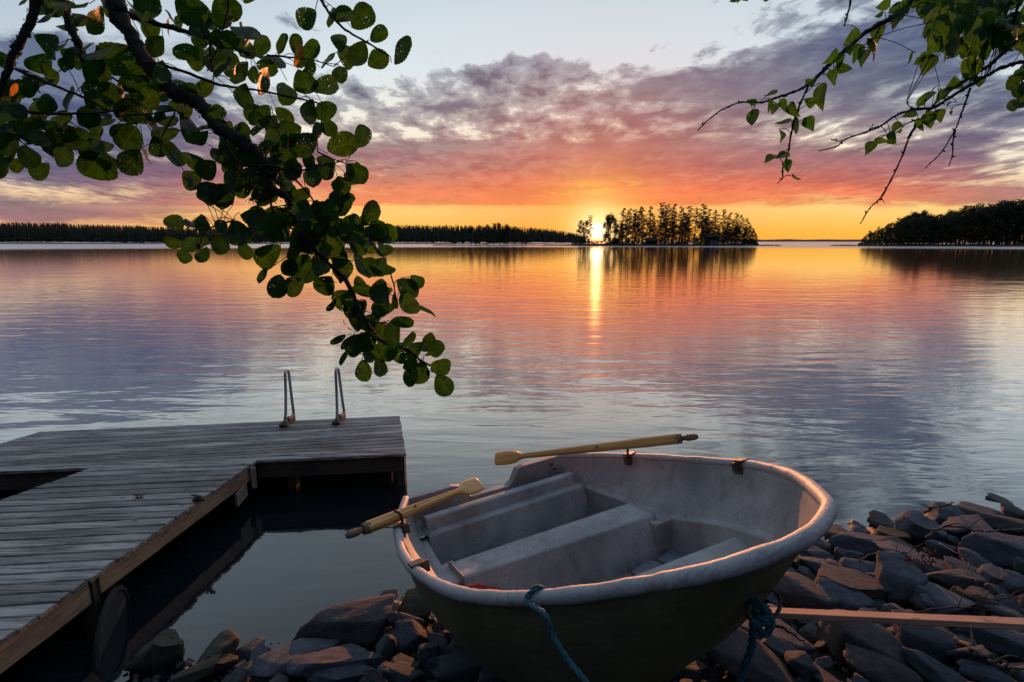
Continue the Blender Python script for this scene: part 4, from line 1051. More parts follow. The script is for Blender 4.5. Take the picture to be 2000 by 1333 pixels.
# conifers in the far wood, one mass
rt = random.Random(9); mb = MB()
def spruce(mb, p, h, r, lay=7):
    for k in range(lay):
        z0 = h*(.10+.90*k/lay); z1 = h*(.10+.90*(k+1.55)/lay); z1 = min(z1, h*1.0); rr_ = r*(1-k/lay)**.85*rt.uniform(.75, 1.2)+.12; n_ = 6; a0 = rt.random()*6
        ring_ = [(p.x+rr_*rt.uniform(.6, 1.15)*math.cos(a0+2*math.pi*q/n_), p.y+rr_*math.sin(a0+2*math.pi*q/n_), z0+rt.uniform(-.5, .4)) for q in range(n_)]
        mb.add(ring_+[(p.x, p.y, z1)], [(q, (q+1) % n_, n_) for q in range(n_)])
TOPX = [-700, 0, 100, 200, 300, 382, 470, 600, 760, 860, 1000, 1060, 1100, 1135, 1150]; TOPY = [432, 433, 433, 437, 441, 444, 443, 441, 439, 439, 441, 445, 450, 457, 464]
for row in range(5):
    D = 560+row*11; px_ = -420
    while px_ < 1142:
        p = at_dist(px_, D+rt.uniform(-4, 4)); ht = h_of(np.interp(px_, TOPX, TOPY)+rt.gauss(1.4, 1.2)+2.6*noise.noise(Vector((px_*.035, row*.3, 0)))+1.5*noise.noise(Vector((px_*.12, row, 4))), D)*(1 if row > 1 else rt.uniform(.8, 1))
        spruce(mb, p, max(ht, 2), rt.uniform(1.5, 2.4)); px_ += rt.uniform(1.6, 4.2)
tag(mb.build('forest', M_fol), 'long dark spruce forest along the far shore on the left', 'forest', kind='stuff')
# tree kit
def pine(seed, h, crown0=.45, spread=2.6, dens=1.):
    rg = random.Random(seed); tr = MB(); fo = MB(); ln = rg.uniform(-.03, .03); ln2 = rg.uniform(-.02, .02)
    def ax(z_): return Vector((ln*z_+.15*math.sin(z_*.35+seed), ln2*z_, z_))
    tr.tube([ax(h*k/9) for k in range(10)], [.30*(1-k/11) for k in range(10)], 6)
    nb_ = int(26*dens)
    for k in range(nb_):
        zz_ = h*(crown0+(1-crown0)*(k+rg.random())/nb_); f = (zz_/h-crown0)/(1-crown0); L = spread*(1-.75*f**1.6)*rg.uniform(.45, 1.15)+.25
        a = rg.random()*6.283; base = ax(zz_); tip = base+Vector((math.cos(a)*L, math.sin(a)*L, rg.uniform(-.15, .35)*L))
        tr.tube([base, tip], [.06, .02], 3, cap=False)
        for q in range(int(60*(.5+L/spread))):
            t_ = rg.uniform(.25, 1.08); c_ = base.lerp(tip, t_)+Vector((rg.gauss(0, .36), rg.gauss(0, .36), rg.gauss(.05, .22)))*(.6+.6*L/spread)
            s_ = rg.uniform(.18, .46); n1_ = Vector((rg.gauss(0, 1), rg.gauss(0, 1), rg.gauss(0, .5))).normalized()*s_; n2_ = Vector((rg.gauss(0, 1), rg.gauss(0, 1), rg.gauss(0, .6))).normalized()*s_*.6
            fo.add([c_-n1_, c_+n2_, c_+n1_], [(0, 1, 2)])
    return tr, fo
def broad(seed, h, spread=3., low=.12):
    rg = random.Random(seed); tr = MB(); fo = MB()
    tr.tube([(0.1*math.sin(k), .1*math.cos(k*1.3), h*.9*k/7) for k in range(8)], [.16*(1-k/9) for k in range(8)], 6)
    for k in range(30):
        f = rg.random(); zz_ = h*(low+(1-low)*f); rr_ = spread*math.sin(math.pi*min(.98, .12+.86*f))**.7*rg.uniform(.3, 1); a = rg.random()*6.283
        cc = Vector((math.cos(a)*rr_, math.sin(a)*rr_, zz_)); tr.tube([(0, 0, zz_*.75), tuple(cc)], [.05, .015], 3, cap=False)
        for q in range(90):
            c_ = cc+Vector((rg.gauss(0, .45), rg.gauss(0, .45), rg.gauss(0, .38))); s_ = rg.uniform(.14, .36)
            n1_ = Vector((rg.gauss(0, 1), rg.gauss(0, 1), rg.gauss(0, 1))).normalized()*s_; n2_ = Vector((rg.gauss(0, 1), rg.gauss(0, 1), rg.gauss(0, 1))).normalized()*s_*.8
            fo.add([c_-n1_, c_+n2_, c_+n1_], [(0, 1, 2)])
    return tr, fo
KIT = []
for i in range(8):
    a, f = pine(100+i, 20, rt.uniform(.22, .44), rt.uniform(3.0, 4.6), 1.45); KIT.append(('pine_tree', a, f, M_fol, 20))
for i in range(5):
    a, f = broad(200+i, 12, rt.uniform(2.2, 3.0)); KIT.append(('birch_tree', a, f, M_fol2, 12))
MESH = []
for nm, a, f, m_, h_ in KIT:
    oa = a.build('trunk', M_trunk); of = f.build('crown', m_); MESH.append((nm, oa.data, of.data, h_)); bpy.data.objects.remove(oa); bpy.data.objects.remove(of)
def tree(px_, top, D, kind, label, group, wide=1.):
    nm, ta, fa, h0 = MESH[kind]; h = h_of(top, D); s_ = h/h0
    e = bpy.data.objects.new(nm, None); C.objects.link(e); e.location = at_dist(px_, D, .15); e.scale = (s_*wide, s_*wide, s_); e.rotation_euler = (0, 0, rt.random()*6.28)
    tag(e, label, 'tree', group)
    for n_, d in (('trunk', ta), ('crown', fa)): o = bpy.data.objects.new(n_, d); C.objects.link(o); o.parent = e
    return e
def R6(x): return 740+x*.41
def R6y(y): return 360+y*.41
for (x, y, k) in [(962, 178, 8), (985, 178, 9), (1004, 152, 6), (1083, 152, 9), (1103, 148, 10), (1122, 168, 8)]:
    tree(R6(x), R6y(y), 293+rt.uniform(-3, 3), k, 'small thin tree glowing beside the sun at the left end of the island', 'thin trees beside the sun', .85)
ISL = [(1160, 115), (1190, 118), (1215, 124), (1238, 128), (1252, 110), (1286, 108), (1340, 93), (1366, 97), (1398, 95), (1430, 108), (1470, 108), (1500, 116), (1532, 98), (1562, 120), (1596, 127), (1630, 121), (1662, 136), (1692, 139), (1718, 150), (1742, 166)]
lbs = {1340: 'tallest pine of the island, left of the middle', 1160: 'leftmost tall pine of the island group', 1532: 'high pointed pine right of the middle of the island', 1742: 'rightmost pine of the island, lower than its neighbours'}
for i, (x, y) in enumerate(ISL):
    tree(R6(x), R6y(y), 298+rt.uniform(-8, 6), i % 8, lbs.get(x, 'tall backlit pine with a bare lower trunk on the island'), 'tall pines on the island', .98)
for i in range(52):
    x = rt.uniform(1150, 1740); tree(R6(x), R6y(np.interp(x, [1150, 1340, 1532, 1740], [140, 122, 125, 180])+rt.uniform(0, 62)), 305+rt.uniform(0, 8), rt.randrange(8), 'shorter pine standing among the tall pines of the island', 'shorter pines of the island', .95)
for x, y in ((1760, 200), (1778, 215), (1792, 240), (1740, 205), (1130, 205), (1150, 190), (1700, 200), (1640, 215), (1590, 225)):
    tree(R6(x), R6y(y), 292+rt.uniform(-2, 4), 8+rt.randrange(5), 'low leafy tree at the edge of the island wood', 'low leafy trees at the ends of the island', .9)
mb = MB()   # undergrowth
for i in range(7000):
    x = rt.uniform(1068, 1806); h_ = np.interp(x, [1068, 1110, 1140, 1500, 1740, 1806], [1.2, 2.4, 7, 9, 8.5, 1.5])*(.75+.5*noise.noise(Vector((x*.03, 3, 0)))+.3*noise.noise(Vector((x*.11, 3, 0))))
    c_ = at_dist(R6(x), 294+rt.uniform(-3, 14), 0)+Vector((0, 0, rt.uniform(.2, 1)**1.2*h_)); s_ = rt.uniform(.4, 1.1)
    mb.add([c_+Vector((rt.uniform(-s_, s_), rt.uniform(-s_, s_), rt.uniform(-s_, s_)*.7)) for _ in range(3)], [(0, 1, 2)])
for i in range(1300):
    x = rt.uniform(918, 1068); c_ = at_dist(R6(x), 296+rt.uniform(-3, 6), 0)+Vector((0, 0, rt.uniform(.1, 1)*2.7)); s_ = rt.uniform(.3, .7)
    mb.add([c_+Vector((rt.uniform(-s_, s_), rt.uniform(-s_, s_), rt.uniform(-s_, s_)*.7)) for _ in range(3)], [(0, 1, 2)])
tag(mb.build('undergrowth', M_fol2), 'dense dark undergrowth between the trunks on the island', 'undergrowth', kind='stuff')
for i, (x, y) in enumerate([(360, 225), (400, 215), (440, 205), (480, 200), (515, 198), (548, 192), (575, 190), (610, 196), (645, 206), (680, 222), (700, 240), (530, 225), (600, 225), (460, 230)]):
    tree(R6(x), R6y(y), 314+rt.uniform(-4, 4), 8+i % 5, ('tallest bushy tree in the middle of the small islet' if x == 575 else 'dark bushy tree on the small low islet'), 'bushy trees on the small islet', 1.15)
# right-hand headland
TX = [1678, 1700, 1740, 1775, 1790, 1818, 1850, 1883, 1920, 1965, 2000, 2300]; TY = [464, 449, 432, 415, 414, 420, 414, 400, 398, 392, 391, 386]
for row in range(3):
    px_ = 1684+row*4
    while px_ < 2180:
        D = 276+row*10+rt.uniform(-3, 3); top = np.interp(px_, TX, TY)+rt.uniform(0, 9)+(6 if row == 0 else 0)
        leafy = rt.random() < (.75 if px_ < 1860 else .35)
        tree(px_, top, D, 8+rt.randrange(5) if leafy else rt.randrange(8), ('leafy tree on the wooded headland at the right' if leafy else 'dark conifer on the wooded headland at the right'), 'leafy trees on the right headland' if leafy else 'conifers on the right headland', 1.15); px_ += rt.uniform(6, 10)
mb = MB()
for i in range(8000):
    px_ = rt.uniform(1676, 2200); h_ = np.interp(px_, [1676, 1700, 1850, 2200], [1.2, 4, 10, 13]); c_ = at_dist(px_, 272+rt.uniform(-3, 22), 0)+Vector((0, 0, rt.random()*h_)); s_ = rt.uniform(.3, .9)
    mb.add([c_+Vector((rt.uniform(-s_, s_), rt.uniform(-s_, s_), rt.uniform(-s_, s_)*.7)) for _ in range(3)], [(0, 1, 2)])
tag(mb.build('bushes', M_fol2), 'dark bushes under the trees of the right headland', 'bushes', kind='stuff')
# cabins and garden chairs on the island
M_cab = plain('dark brown cabin boards', (.045, .028, .022), .9); M_roofc = plain('dark roof felt', (.03, .028, .03), .9); M_white = plain('white paint', (.75, .74, .72), .6)
def cabin(px0, px1, base, eave, ridge, D, label, door):
    a = at_dist(px0, D, 0); b_ = at_dist(px1, D, 0); W_ = b_.x-a.x; zb, ze, zr = .5, h_of(eave, D), h_of(ridge, D)
    e = empty('cabin', ((a.x+b_.x)/2, D, 0)); tag(e, label, 'cabin', None)
    MB().box((0, 0, (ze+zb)/2), (W_, 4, ze-zb)).build('wall', M_cab, e)
    o = 0.35; MB().add([(-W_/2-o, -2.4, ze-.1), (W_/2+o, -2.4, ze-.1), (W_/2+o, 0, zr), (-W_/2-o, 0, zr), (-W_/2-o, 2.4, ze-.1), (W_/2+o, 2.4, ze-.1)]+[(-W_/2-o, -2.4, ze-.25), (W_/2+o, -2.4, ze-.25), (W_/2+o, 2.4, ze-.25), (-W_/2-o, 2.4, ze-.25)],
        [(0, 1, 2, 3), (3, 2, 5, 4), (0, 3, 4), (1, 5, 2), (0, 6, 7, 1), (4, 5, 8, 9), (6, 9, 8, 7), (0, 4, 9, 6), (1, 7, 8, 5)]).build('roof', M_roofc, e)
    if door:
        for x, w_, h_ in ((-.9, 1.0, .9), (.9, 1.0, .9)):
            f = MB().box((x, -2.03, zb+1.7), (w_+.24, .06, h_+.24)).build('window', M_white, e); MB().box((x, -2.07, zb+1.7), (w_, .04, h_)).build('pane', M_roofc, f)
        for x in (-1.5, 1.5): MB().box((x, -3.3, zb+1.1), (.16, .16, 2.0)).build('porch_post', M_white, e)
        MB().box((0, -3.3, zb+1.0), (3.0, .08, .12)).build('railing', M_white, e); MB().box((0, -2.7, zb+.0), (3.4, 1.5, .2)).build('porch', M_white, e)
    return e
cabin(1377, 1402, 480, 463, 457, 285, 'dark cabin with white porch posts at the right end of the island', True)
cabin(1262, 1282, 478, 470, 465, 287, 'small dark boathouse low at the water of the island', False)
for px_, lb in ((1404.5, 'left one of two tiny white chairs by the island cabin'), (1408.5, 'right one of two tiny white chairs by the island cabin')):
    p = at_dist(px_, 281, .55); e = empty('garden_chair', p); tag(e, lb, 'chair', 'white chairs by the cabin')
    MB().box((0, 0, .45), (.75, .6, .08)).build('seat', M_white, e); MB().box((0, .3, .95), (.75, .08, 1.0)).build('backrest', M_white, e)
    for q in ((-.3, -.25), (.3, -.25), (-.3, .25), (.3, .25)): MB().box((q[0], q[1], .2), (.08, .08, .42)).build('leg', M_white, e)
# low rocks in the water by the islet and headland
for i, (px_, D, w_, lb) in enumerate(((858, 305, 5, 'low flat skerry left of the small islet'), (885, 303, 4, 'second low skerry left of the small islet'), (1075, 300, 6, 'low skerry between the islet and the island'), (1100, 297, 4, 'skerry touching the left tip of the island'), (1497, 292, 5, 'skerry off the right tip of the island'), (1520, 290, 2, 'tiny skerry farthest right of the island'), (1655, 287, 6, 'long low skerry left of the right headland'), (1630, 290, 2.5, 'tiny skerry far left of the headland'))):
    p = at_dist(px_, D, .05); o = add_rock(tuple(p), (w_, 1.6, .55), 0, R_SLAB[i % 4], M_rock_moss, lb, 'skerries')

# ---------------------------------------------------------------- overhanging branches
def leaf_mat(name, dark, lite, veins=True, holes=.0, trans=.35):
    m = bpy.data.materials.new(name); m.use_nodes = True; t = NB(m.node_tree); t.n.remove(t.n['Principled BSDF'])
    uv = t.n.new('ShaderNodeUVMap').outputs[0]; x, y, z_ = t.sep(uv); ri = t.n.new('ShaderNodeNewGeometry').outputs['Random Per Island']
    sx = t.m('ABSOLUTE', t.sub(x, .5))
    vv = t.m('FRACT', t.mul(t.sub(y, t.mul(sx, .9)), 7.5)); vein = t.m('MAXIMUM', t.sm(t.m('ABSOLUTE', t.sub(vv, .5)), .07, .02), t.sm(sx, .022, .008))
    co = t.n.new('ShaderNodeTexCoord').outputs['Object']; n = t.noise(co, 60, 4, .6)
    col = t.mix(t.sm(n, .35, .65), dark, lite); col = t.mix(t.mul(vein, .55), col, tuple(c*1.9 for c in lite[:3])+(1,))
    col = t.mix(1., col, t.ramp(ri, [(0, (.6, .65, .6)), (.6, (1, 1, 1)), (.95, (1.25, 1.15, 1)), (1, (1.6, 1.1, .8))]), 'MULTIPLY')
    pr = t.n.new('ShaderNodeBsdfPrincipled'); t.put(pr.inputs['Base Color'], col); pr.inputs['Roughness'].default_value = .45; pr.inputs['Specular IOR Level'].default_value = .3
    bp = t.n.new('ShaderNodeBump'); bp.inputs['Strength'].default_value = .5; bp.inputs['Distance'].default_value = .002; t.l.new(t.add(vein, n), bp.inputs['Height']); t.l.new(bp.outputs[0], pr.inputs['Normal'])
    tl = t.n.new('ShaderNodeBsdfTranslucent'); t.put(tl.inputs[0], t.mix(1., col, (1.35, 1.9, .6, 1), 'MULTIPLY'))
    ms = t.n.new('ShaderNodeMixShader'); ms.inputs[0].default_value = trans; t.l.new(pr.outputs[0], ms.inputs[1]); t.l.new(tl.outputs[0], ms.inputs[2]); out = ms.outputs[0]
    if holes:
        cw = t.noise(co, 130, 2, .5, out=1); va = t.n.new('ShaderNodeVectorMath'); va.operation = 'MULTIPLY_ADD'; t.l.new(cw, va.inputs[0]); va.inputs[1].default_value = (.006,)*3; t.l.new(co, va.inputs[2]); vd = t.vor(va.outputs[0], 170)['Distance']; pt = t.noise(co, 24, 2, .5); hole = t.mul(t.sm(vd, .16, .14), t.sm(pt, .60-holes, .62-holes))
        tp = t.n.new('ShaderNodeBsdfTransparent'); m2 = t.n.new('ShaderNodeMixShader'); t.l.new(t.m('GREATER_THAN', hole, .5), m2.inputs[0]); t.l.new(out, m2.inputs[1]); t.l.new(tp.outputs[0], m2.inputs[2]); out = m2.outputs[0]
    t.l.new(out, t.n['Material Output'].inputs[0]); return m
M_alder = leaf_mat('alder leaf', (.014, .036, .008, 1), (.031, .068, .015, 1), holes=.03, trans=.42)
M_birch = leaf_mat('birch leaf', (.020, .055, .016, 1), (.046, .098, .028, 1), trans=.5)
class Leaves:
    def __init__(s): s.v = []; s.f = []; s.uv = []
    def leaf(s, base, tip, nrm, width, shape, rg, fold=.25, curl=.15):
        ax = tip-base; L = ax.length; ax.normalize(); nrm = (nrm-ax*nrm.dot(ax)); nrm = nrm.normalized() if nrm.length > 1e-4 else Vector((0, 0, 1)); sd = ax.cross(nrm)
        N = 17; cr = rg.uniform(-curl, curl)*2.2; fo = fold*rg.uniform(.3, 1.3); k0 = len(s.v); ph = rg.random()*6; wob_ = rg.uniform(.03, .11); bend = rg.gauss(0, .10)*L; asy = rg.gauss(0, .13)
        for i in range(N+1):
            t_ = i/N
            if shape == 'round': hw = math.sin(math.pi*min(1, t_**1.15))**.52*(.84+.22*t_)
            else: hw = (math.sin(math.pi*min(1, t_**.62))**.9)*(1-.25*t_)*1.12
            if t_ in (0, 1): hw = .02
            ser = (1+(.028 if i % 2 else -.028))*(1+wob_*math.sin(5*t_+ph))
            for sg in (-1, -.5, 0, .5, 1):
                off = hw*width*.5*sg*(ser if abs(sg) == 1 else 1)
                z_ = abs(off)*fo+cr*L*(t_-.5)**2*2+.02*L*math.sin(9*t_+ph+sg*2)
                off *= 1+asy*(1 if sg > 0 else -1)
                s.v.append(base+ax*(L*t_)+sd*(off+bend*(t_*t_-t_*.6))+nrm*z_); s.uv.append((.5+.5*sg*hw, t_))
        for i in range(N):
            for j in range(4): a = k0+i*5+j; s.f.append((a, a+1, a+6, a+5))
    def build(s, name, m, parent):
        me = bpy.data.meshes.new(name); me.from_pydata([tuple(v) for v in s.v], [], s.f); u = me.uv_layers.new(name='UVMap')
        idx = np.zeros(len(me.loops), dtype=np.int32); me.loops.foreach_get('vertex_index', idx); u.data.foreach_set('uv', np.array(s.uv, dtype=np.float32)[idx].ravel())
        me.materials.append(m)
        for p in me.polygons: p.use_smooth = True
        o = bpy.data.objects.new(name, me); C.objects.link(o); o.parent = parent; return o
def camvec(p): return (Vector((0, 0, CAM_H))-p).normalized()
rl = random.Random(31)
def limb(mb, pts, r0, r1, D, dj=.0, n=8, rough=.16, sub=6, f=1.):
    """pts in pixels of the frame; the limb hangs about D metres away"""
    P = [pix(x, y, depth=D+(d_[0] if d_ else 0)) for x, y, *d_ in pts]; sp_ = spline([tuple(p) for p in P], sub); m_ = len(sp_); rad = []
    for i in range(m_): rad.append((r0+(r1-r0)*i/(m_-1))*(1+rough*noise.noise(Vector((i*1.7, D*9, 0)))*2))
    mb.tube([Vector(q)+Vector((noise.noise(Vector((i*.8, 1, D))), 0, noise.noise(Vector((i*.8, 9, D)))))*rad[i]*.6 for i, q in enumerate(sp_)], rad, n); return sp_, rad
def R3(l): return [(x*.45, y*.45) for x, y in l]
def R4(l): return [(350+x*.375, 300+y*.375) for x, y in l]
alder = empty('alder_tree', pix(150, -200, depth=1.45)); tag(alder, 'alder branches with round dark leaves hanging into the picture from the upper left', 'tree')
LI = MB(); DA = 1.40; TW = []   # thick limbs and twigs
def tk(mb, pts, r0, r1, D=DA, **k): s_, r_ = limb(mb, pts, r0*D/1000, r1*D/1000, D, **k); TW.extend([(Vector(q), D) for q in s_]); return s_, r_
big = []
big.append(tk(LI, R3([(440, -150), (490, 0), (560, 150), (650, 290), (750, 390), (870, 460), (950, 560), (1060, 620), (1130, 690), (1185, 770)]), 17, 9, sub=8))
big.append(tk(LI, R3([(240, -150), (262, 0), (305, 110), (345, 220), (380, 310)]), 12, 4, 1.50))
big.append(tk(LI, R3([(190, -120), (160, 0), (122, 120), (70, 210), (25, 330), (-10, 430)]), 9, 5, 1.3))
big.append(tk(LI, R4([(400, 20), (480, 180), (560, 230), (620, 390), (740, 540), (860, 650), (930, 800), (1000, 920), (1060, 980), (1200, 1030), (1260, 1080), (1340, 1122)]), 7.5, 1.6, sub=7))
big.append(tk(LI, R3([(560, 60), (700, 110), (850, 150), (960, 185), (1085, 240)]), 6, 3.5, 1.5))
LT = MB()
for pts, r0, r1, D in (
 (R3([(70, 300), (200, 360), (380, 430), (470, 480), (600, 500), (760, 480)]), 3, 1.3, 1.35), (R3([(-20, 462), (150, 490), (300, 495), (440, 490), (560, 470)]), 3.5, 1.3, 1.38),
 (R3([(995, -30), (985, 60), (960, 150), (935, 230), (900, 310)]), 2.4, 1.3, 1.3), (R3([(830, -20), (890, 110), (910, 170), (912, 245), (930, 330)]), 3.5, 1.4, 1.42),
 (R3([(1390, -10), (1430, 60), (1500, 130), (1600, 190), (1690, 245)]), 3, 1.4, 1.3), (R3([(640, 270), (760, 300), (960, 370), (1100, 390), (1300, 430), (1400, 455)]), 3.4, 1.3, 1.36),
 (R3([(960, 600), (1020, 690), (1080, 720), (1200, 725), (1290, 790), (1360, 870), (1440, 970), (1512, 1062)]), 3.2, 1.2, 1.36), (R4([(560, 300), (620, 330), (820, 340), (960, 400), (1010, 480), (1080, 560)]), 3.4, 1.3, 1.38),
 (R4([(465, 120), (480, 280), (530, 350), (600, 400), (700, 440), (790, 470)]), 2.8, 1.2, 1.44), (R4([(480, 110), (540, 80), (640, 88), (760, 60), (850, 40)]), 2.4, 1.1, 1.36),
 (R4([(940, 830), (1000, 880), (1080, 880)]), 2., 1.2, 1.4), (R4([(280, 350), (180, 380), (120, 430), (110, 470)]), 2, 1, 1.4), (R4([(740, 545), (830, 550), (900, 560)]), 1.8, 1, 1.4),
 (R3([(700, 490), (760, 480), (720, 560), (690, 620)]), 2, 1, 1.4), (R3([(1380, 660), (1440, 690), (1500, 710)]), 1.8, 1, 1.36), (R3([(150, 330), (160, 380), (175, 405)]), 1.6, 1, 1.35),
 (R3([(170, 500), (210, 590), (260, 640)]), 1.6, 1, 1.36), (R3([(0, 560), (60, 590), (120, 640)]), 1.8, 1, 1.35), (R4([(910, 940), (920, 1000), (930, 1040), (1010, 1050)]), 1.6, 1, 1.4),
 (R3([(380, 310), (470, 330), (560, 400), (600, 500)]), 2.4, 1.2, 1.5), (R3([(260, 560), (330, 600), (400, 640)]), 1.8, 1, 1.42), (R3([(1130, 470), (1180, 520), (1250, 600)]), 1.8, 1, 1.4), (R3([(1160, 240), (1260, 250), (1350, 260), (1450, 290)]), 2.2, 1, 1.42),
 (R4([(1100, 620), (1120, 700), (1130, 760)]), 1.6, .9, 1.42)):
    tk(LT, pts, r0, r1, D, n=6)
# lichen crust standing off the old limbs
CR = MB()
for sp_, rad in big[:3]:
    for i in range(len(sp_)-1):
        for q in range(16):
            c_ = Vector(sp_[i]).lerp(Vector(sp_[i+1]), rl.random()); d = Vector((rl.gauss(0, 1), rl.gauss(0, 1), rl.gauss(0, 1))).normalized(); p = c_+d*rad[i]*rl.uniform(.85, 1.25); s_ = rl.uniform(.002, .005)
            CR.add([p+Vector((rl.uniform(-s_, s_), rl.uniform(-s_, s_), rl.uniform(-s_, s_))) for _ in range(3)]+[p+d*s_], [(0, 1, 3), (1, 2, 3), (2, 0, 3)])
for k in range(420):   # hanging beard at the knuckle of the branch
    x, y = rl.gauss(505, 22), rl.uniform(285, 395); x += (395-y)*-.08; p = pix(x, y, depth=DA+rl.gauss(0, .02)); s_ = rl.uniform(.002, .006)
    CR.add([p+Vector((rl.uniform(-s_, s_), rl.uniform(-s_, s_), rl.uniform(-s_, s_)*2)) for _ in range(3)]+[p], [(0, 1, 3), (1, 2, 3), (2, 0, 3)])
def rechild(o, par): o.parent = par; o.matrix_parent_inverse = Matrix.Translation(par.location).inverted(); return o
rechild(LI.build('limb', M_bark, smooth=True), alder); rechild(CR.build('lichen', rough_mat('grey lichen', (.02, .022, .018, 1), (.06, .065, .05, 1), 80, .95, .3, .002)), alder)
A_ = [(210,200,65),(310,250,50),(200,70,60),(330,75,45),(420,90,65),(250,20,50),(395,385,38),(475,410,42),(305,440,60),(410,310,60),(350,30,45),(440,220,70),(520,250,70),(590,290,60),(640,40,60),(740,80,40),(840,50,60),(985,50,60),(1065,130,60),(1085,-5,34),(1330,75,48),(1430,70,40),(1570,75,60),(1640,150,45),(1735,215,65),(1640,260,55),(1480,180,45),(1510,250,50),(1560,240,50),(1490,70,45),(1350,220,45),(1420,260,45),(1180,260,60),(1335,300,50),(1475,320,42),(1410,380,50),(1330,375,50),(800,385,65),(815,220,55),(690,320,55),(900,380,40),(970,300,60),(1060,420,55),(1140,350,60),(1240,400,50),(1340,485,50),(1415,490,45),(1420,550,40),(1385,575,40),(1150,500,45),(1190,590,50),(1250,610,35),(1325,635,58),(1485,635,65),(1575,590,52),(1545,755,48),(1490,800,45),(1350,770,45),(1410,710,45),(1270,740,50),(1480,880,60),(1610,930,50),(1640,1005,50),(1540,980,50),(900,840,50),(970,855,50),(830,790,40),(840,700,50),(900,730,45),(755,670,55),(830,560,65),(560,600,65),(650,530,50),(565,700,65),(640,680,45),(410,710,60),(460,700,45),(390,650,50),(330,610,50),(180,745,48),(120,680,45),(60,570,50),(100,560,45),(60,470,50),(30,690,50),(230,620,60),(280,680,45),(440,640,50),(220,550,50),(270,570,50),(460,540,50),(390,530,40),(650,415,45),(600,420,40),(545,440,45),(530,400,25),(40,390,50),(700,580,45),(940,500,50),(860,600,50),(690,640,60),(1070,690,40),(1030,790,60),(880,970,40),(955,980,40),(1040,1020,50),(1100,950,60),(1200,960,60),(1280,980,50),(1350,1000,60),(1420,930,60),(1450,1000,50),(30,620,50),(-20,540,50),(85,720,40),(0,740,40),(160,600,45)]
B4 = [(65,145,48),(150,210,55),(235,225,55),(125,365,45),(205,475,50),(215,375,35),(305,420,55),(410,350,60),(330,190,55),(500,380,60),(340,510,45),(465,530,75),(600,500,60),(650,600,62),(610,700,48),(505,690,60),(445,640,40),(570,590,40),(730,590,50),(760,680,48),(830,600,55),(590,90,50),(685,120,55),(765,85,45),(920,105,55),(850,170,45),(840,255,65),(995,315,60),(1030,410,42),(1080,410,50),(1070,505,42),(930,470,60),(800,470,60),(700,450,60),(620,440,50),(950,590,70),(1080,600,42),(1045,590,45),(1190,700,55),(1245,670,45),(1195,780,58),(1040,720,60),(960,700,50),(880,750,45),(915,875,46),(975,980,58),(980,1050,42),(970,1130,54),(1040,1120,46),(1100,1040,46),(1190,970,42),(1120,950,60),(1160,880,60),(1285,985,52),(1360,1100,52),(1380,1205,58),(1200,1090,46),(1210,1160,50),(1250,1140,50),(650,300,50),(580,330,60),(720,300,50),(880,380,50),(630,230,50),(760,370,50),(820,400,50)]
NAR = [(795,790,42,-125),(1125,770,42,-80),(1080,780,42,-95),(1030,840,50,-95),(835,970,50,210),(878,985,50,230),(860,1060,50,240),(1300,1045,26,20),(570,590,45,-120)]
LF = Leaves(); ST = MB()
def put_leaf(LV, cx, cy, r, D, ang=None, shape='round', asp=None, face=None, stem=True, TW_=None, tilt=.55):
    c_ = pix(cx, cy, depth=D)
    tws = TW_ if TW_ is not None else TW
    q = min(tws, key=lambda w_: (w_[0]-c_).length_squared)[0]
    right = Vector((1, 0, 0)); up_ = Vector((0, math.sin(PITCH), math.cos(PITCH)))
    if ang is None:
        d = c_-q; dx_, dy_ = d.dot(right), d.dot(up_); a = math.atan2(dy_-.012, dx_)+rl.gauss(0, .35)
    else: a = math.radians(ang)
    view = camvec(c_); ax = right*math.cos(a)+up_*math.sin(a); ax = (ax+view*rl.gauss(0, .22)).normalized()
    R_ = r*D/1000; base = c_-ax*R_; tip = c_+ax*R_
    n_ = (view+Vector((rl.gauss(0, tilt), rl.gauss(0, tilt), rl.gauss(0, tilt)))).normalized() if face is None else face
    LV.leaf(base, tip, n_, 2*R_*(asp or rl.uniform(.70, .98)), shape, rl)
    if stem and (base-q).length < .16 and TW_ is None: ST.tube(spline([tuple(q), tuple(q.lerp(base, .5)+Vector((0, 0, .006))), tuple(base)], 3), .0011, 4, cap=False)
for x, y, r in A_: put_leaf(LF, x*.45, y*.45, r*.45*rl.uniform(.92, 1.22), DA+rl.uniform(-.12, .16))
for x, y, r in B4: put_leaf(LF, 350+x*.375, 300+y*.375, r*.375*rl.uniform(1.08, 1.28), DA+rl.uniform(-.10, .12), tilt=.42)
for x, y, r, a in NAR: put_leaf(LF, 350+x*.375, 300+y*.375, r*.375, DA+rl.uniform(-.05, .05), a, asp=.42)
for k in range(340):   # the inner leaves of the dense part
    q, D = rl.choice(TW); 
    x, y = proj(q); x += rl.gauss(0, 26); y += rl.gauss(0, 22)
    if x < 0 or y > 690 or (x > 610 and y < 330) : continue
    put_leaf(LF, x, y, rl.uniform(15, 25), D+rl.uniform(.03, .25), tilt=.9)
rechild(LF.build('foliage', M_alder, None), alder); LT.add(ST.v, ST.f); rechild(LT.build('twig', M_bark, smooth=True), alder)
M_dryleaf = leaf_mat('withered orange leaf', (.25, .07, .02, 1), (.55, .18, .05, 1), trans=.5)
for x, y, r, a in ((1295, 240, 52, 75), (62, 395, 34, 60), (530, 495, 18, 20), (1250, 635, 30, -80)):
    LF = Leaves(); put_leaf(LF, x*.45, y*.45, r*.45, 1.26, a, asp=.35, stem=False); rechild(LF.build('withered_leaf', M_dryleaf, None), alder)
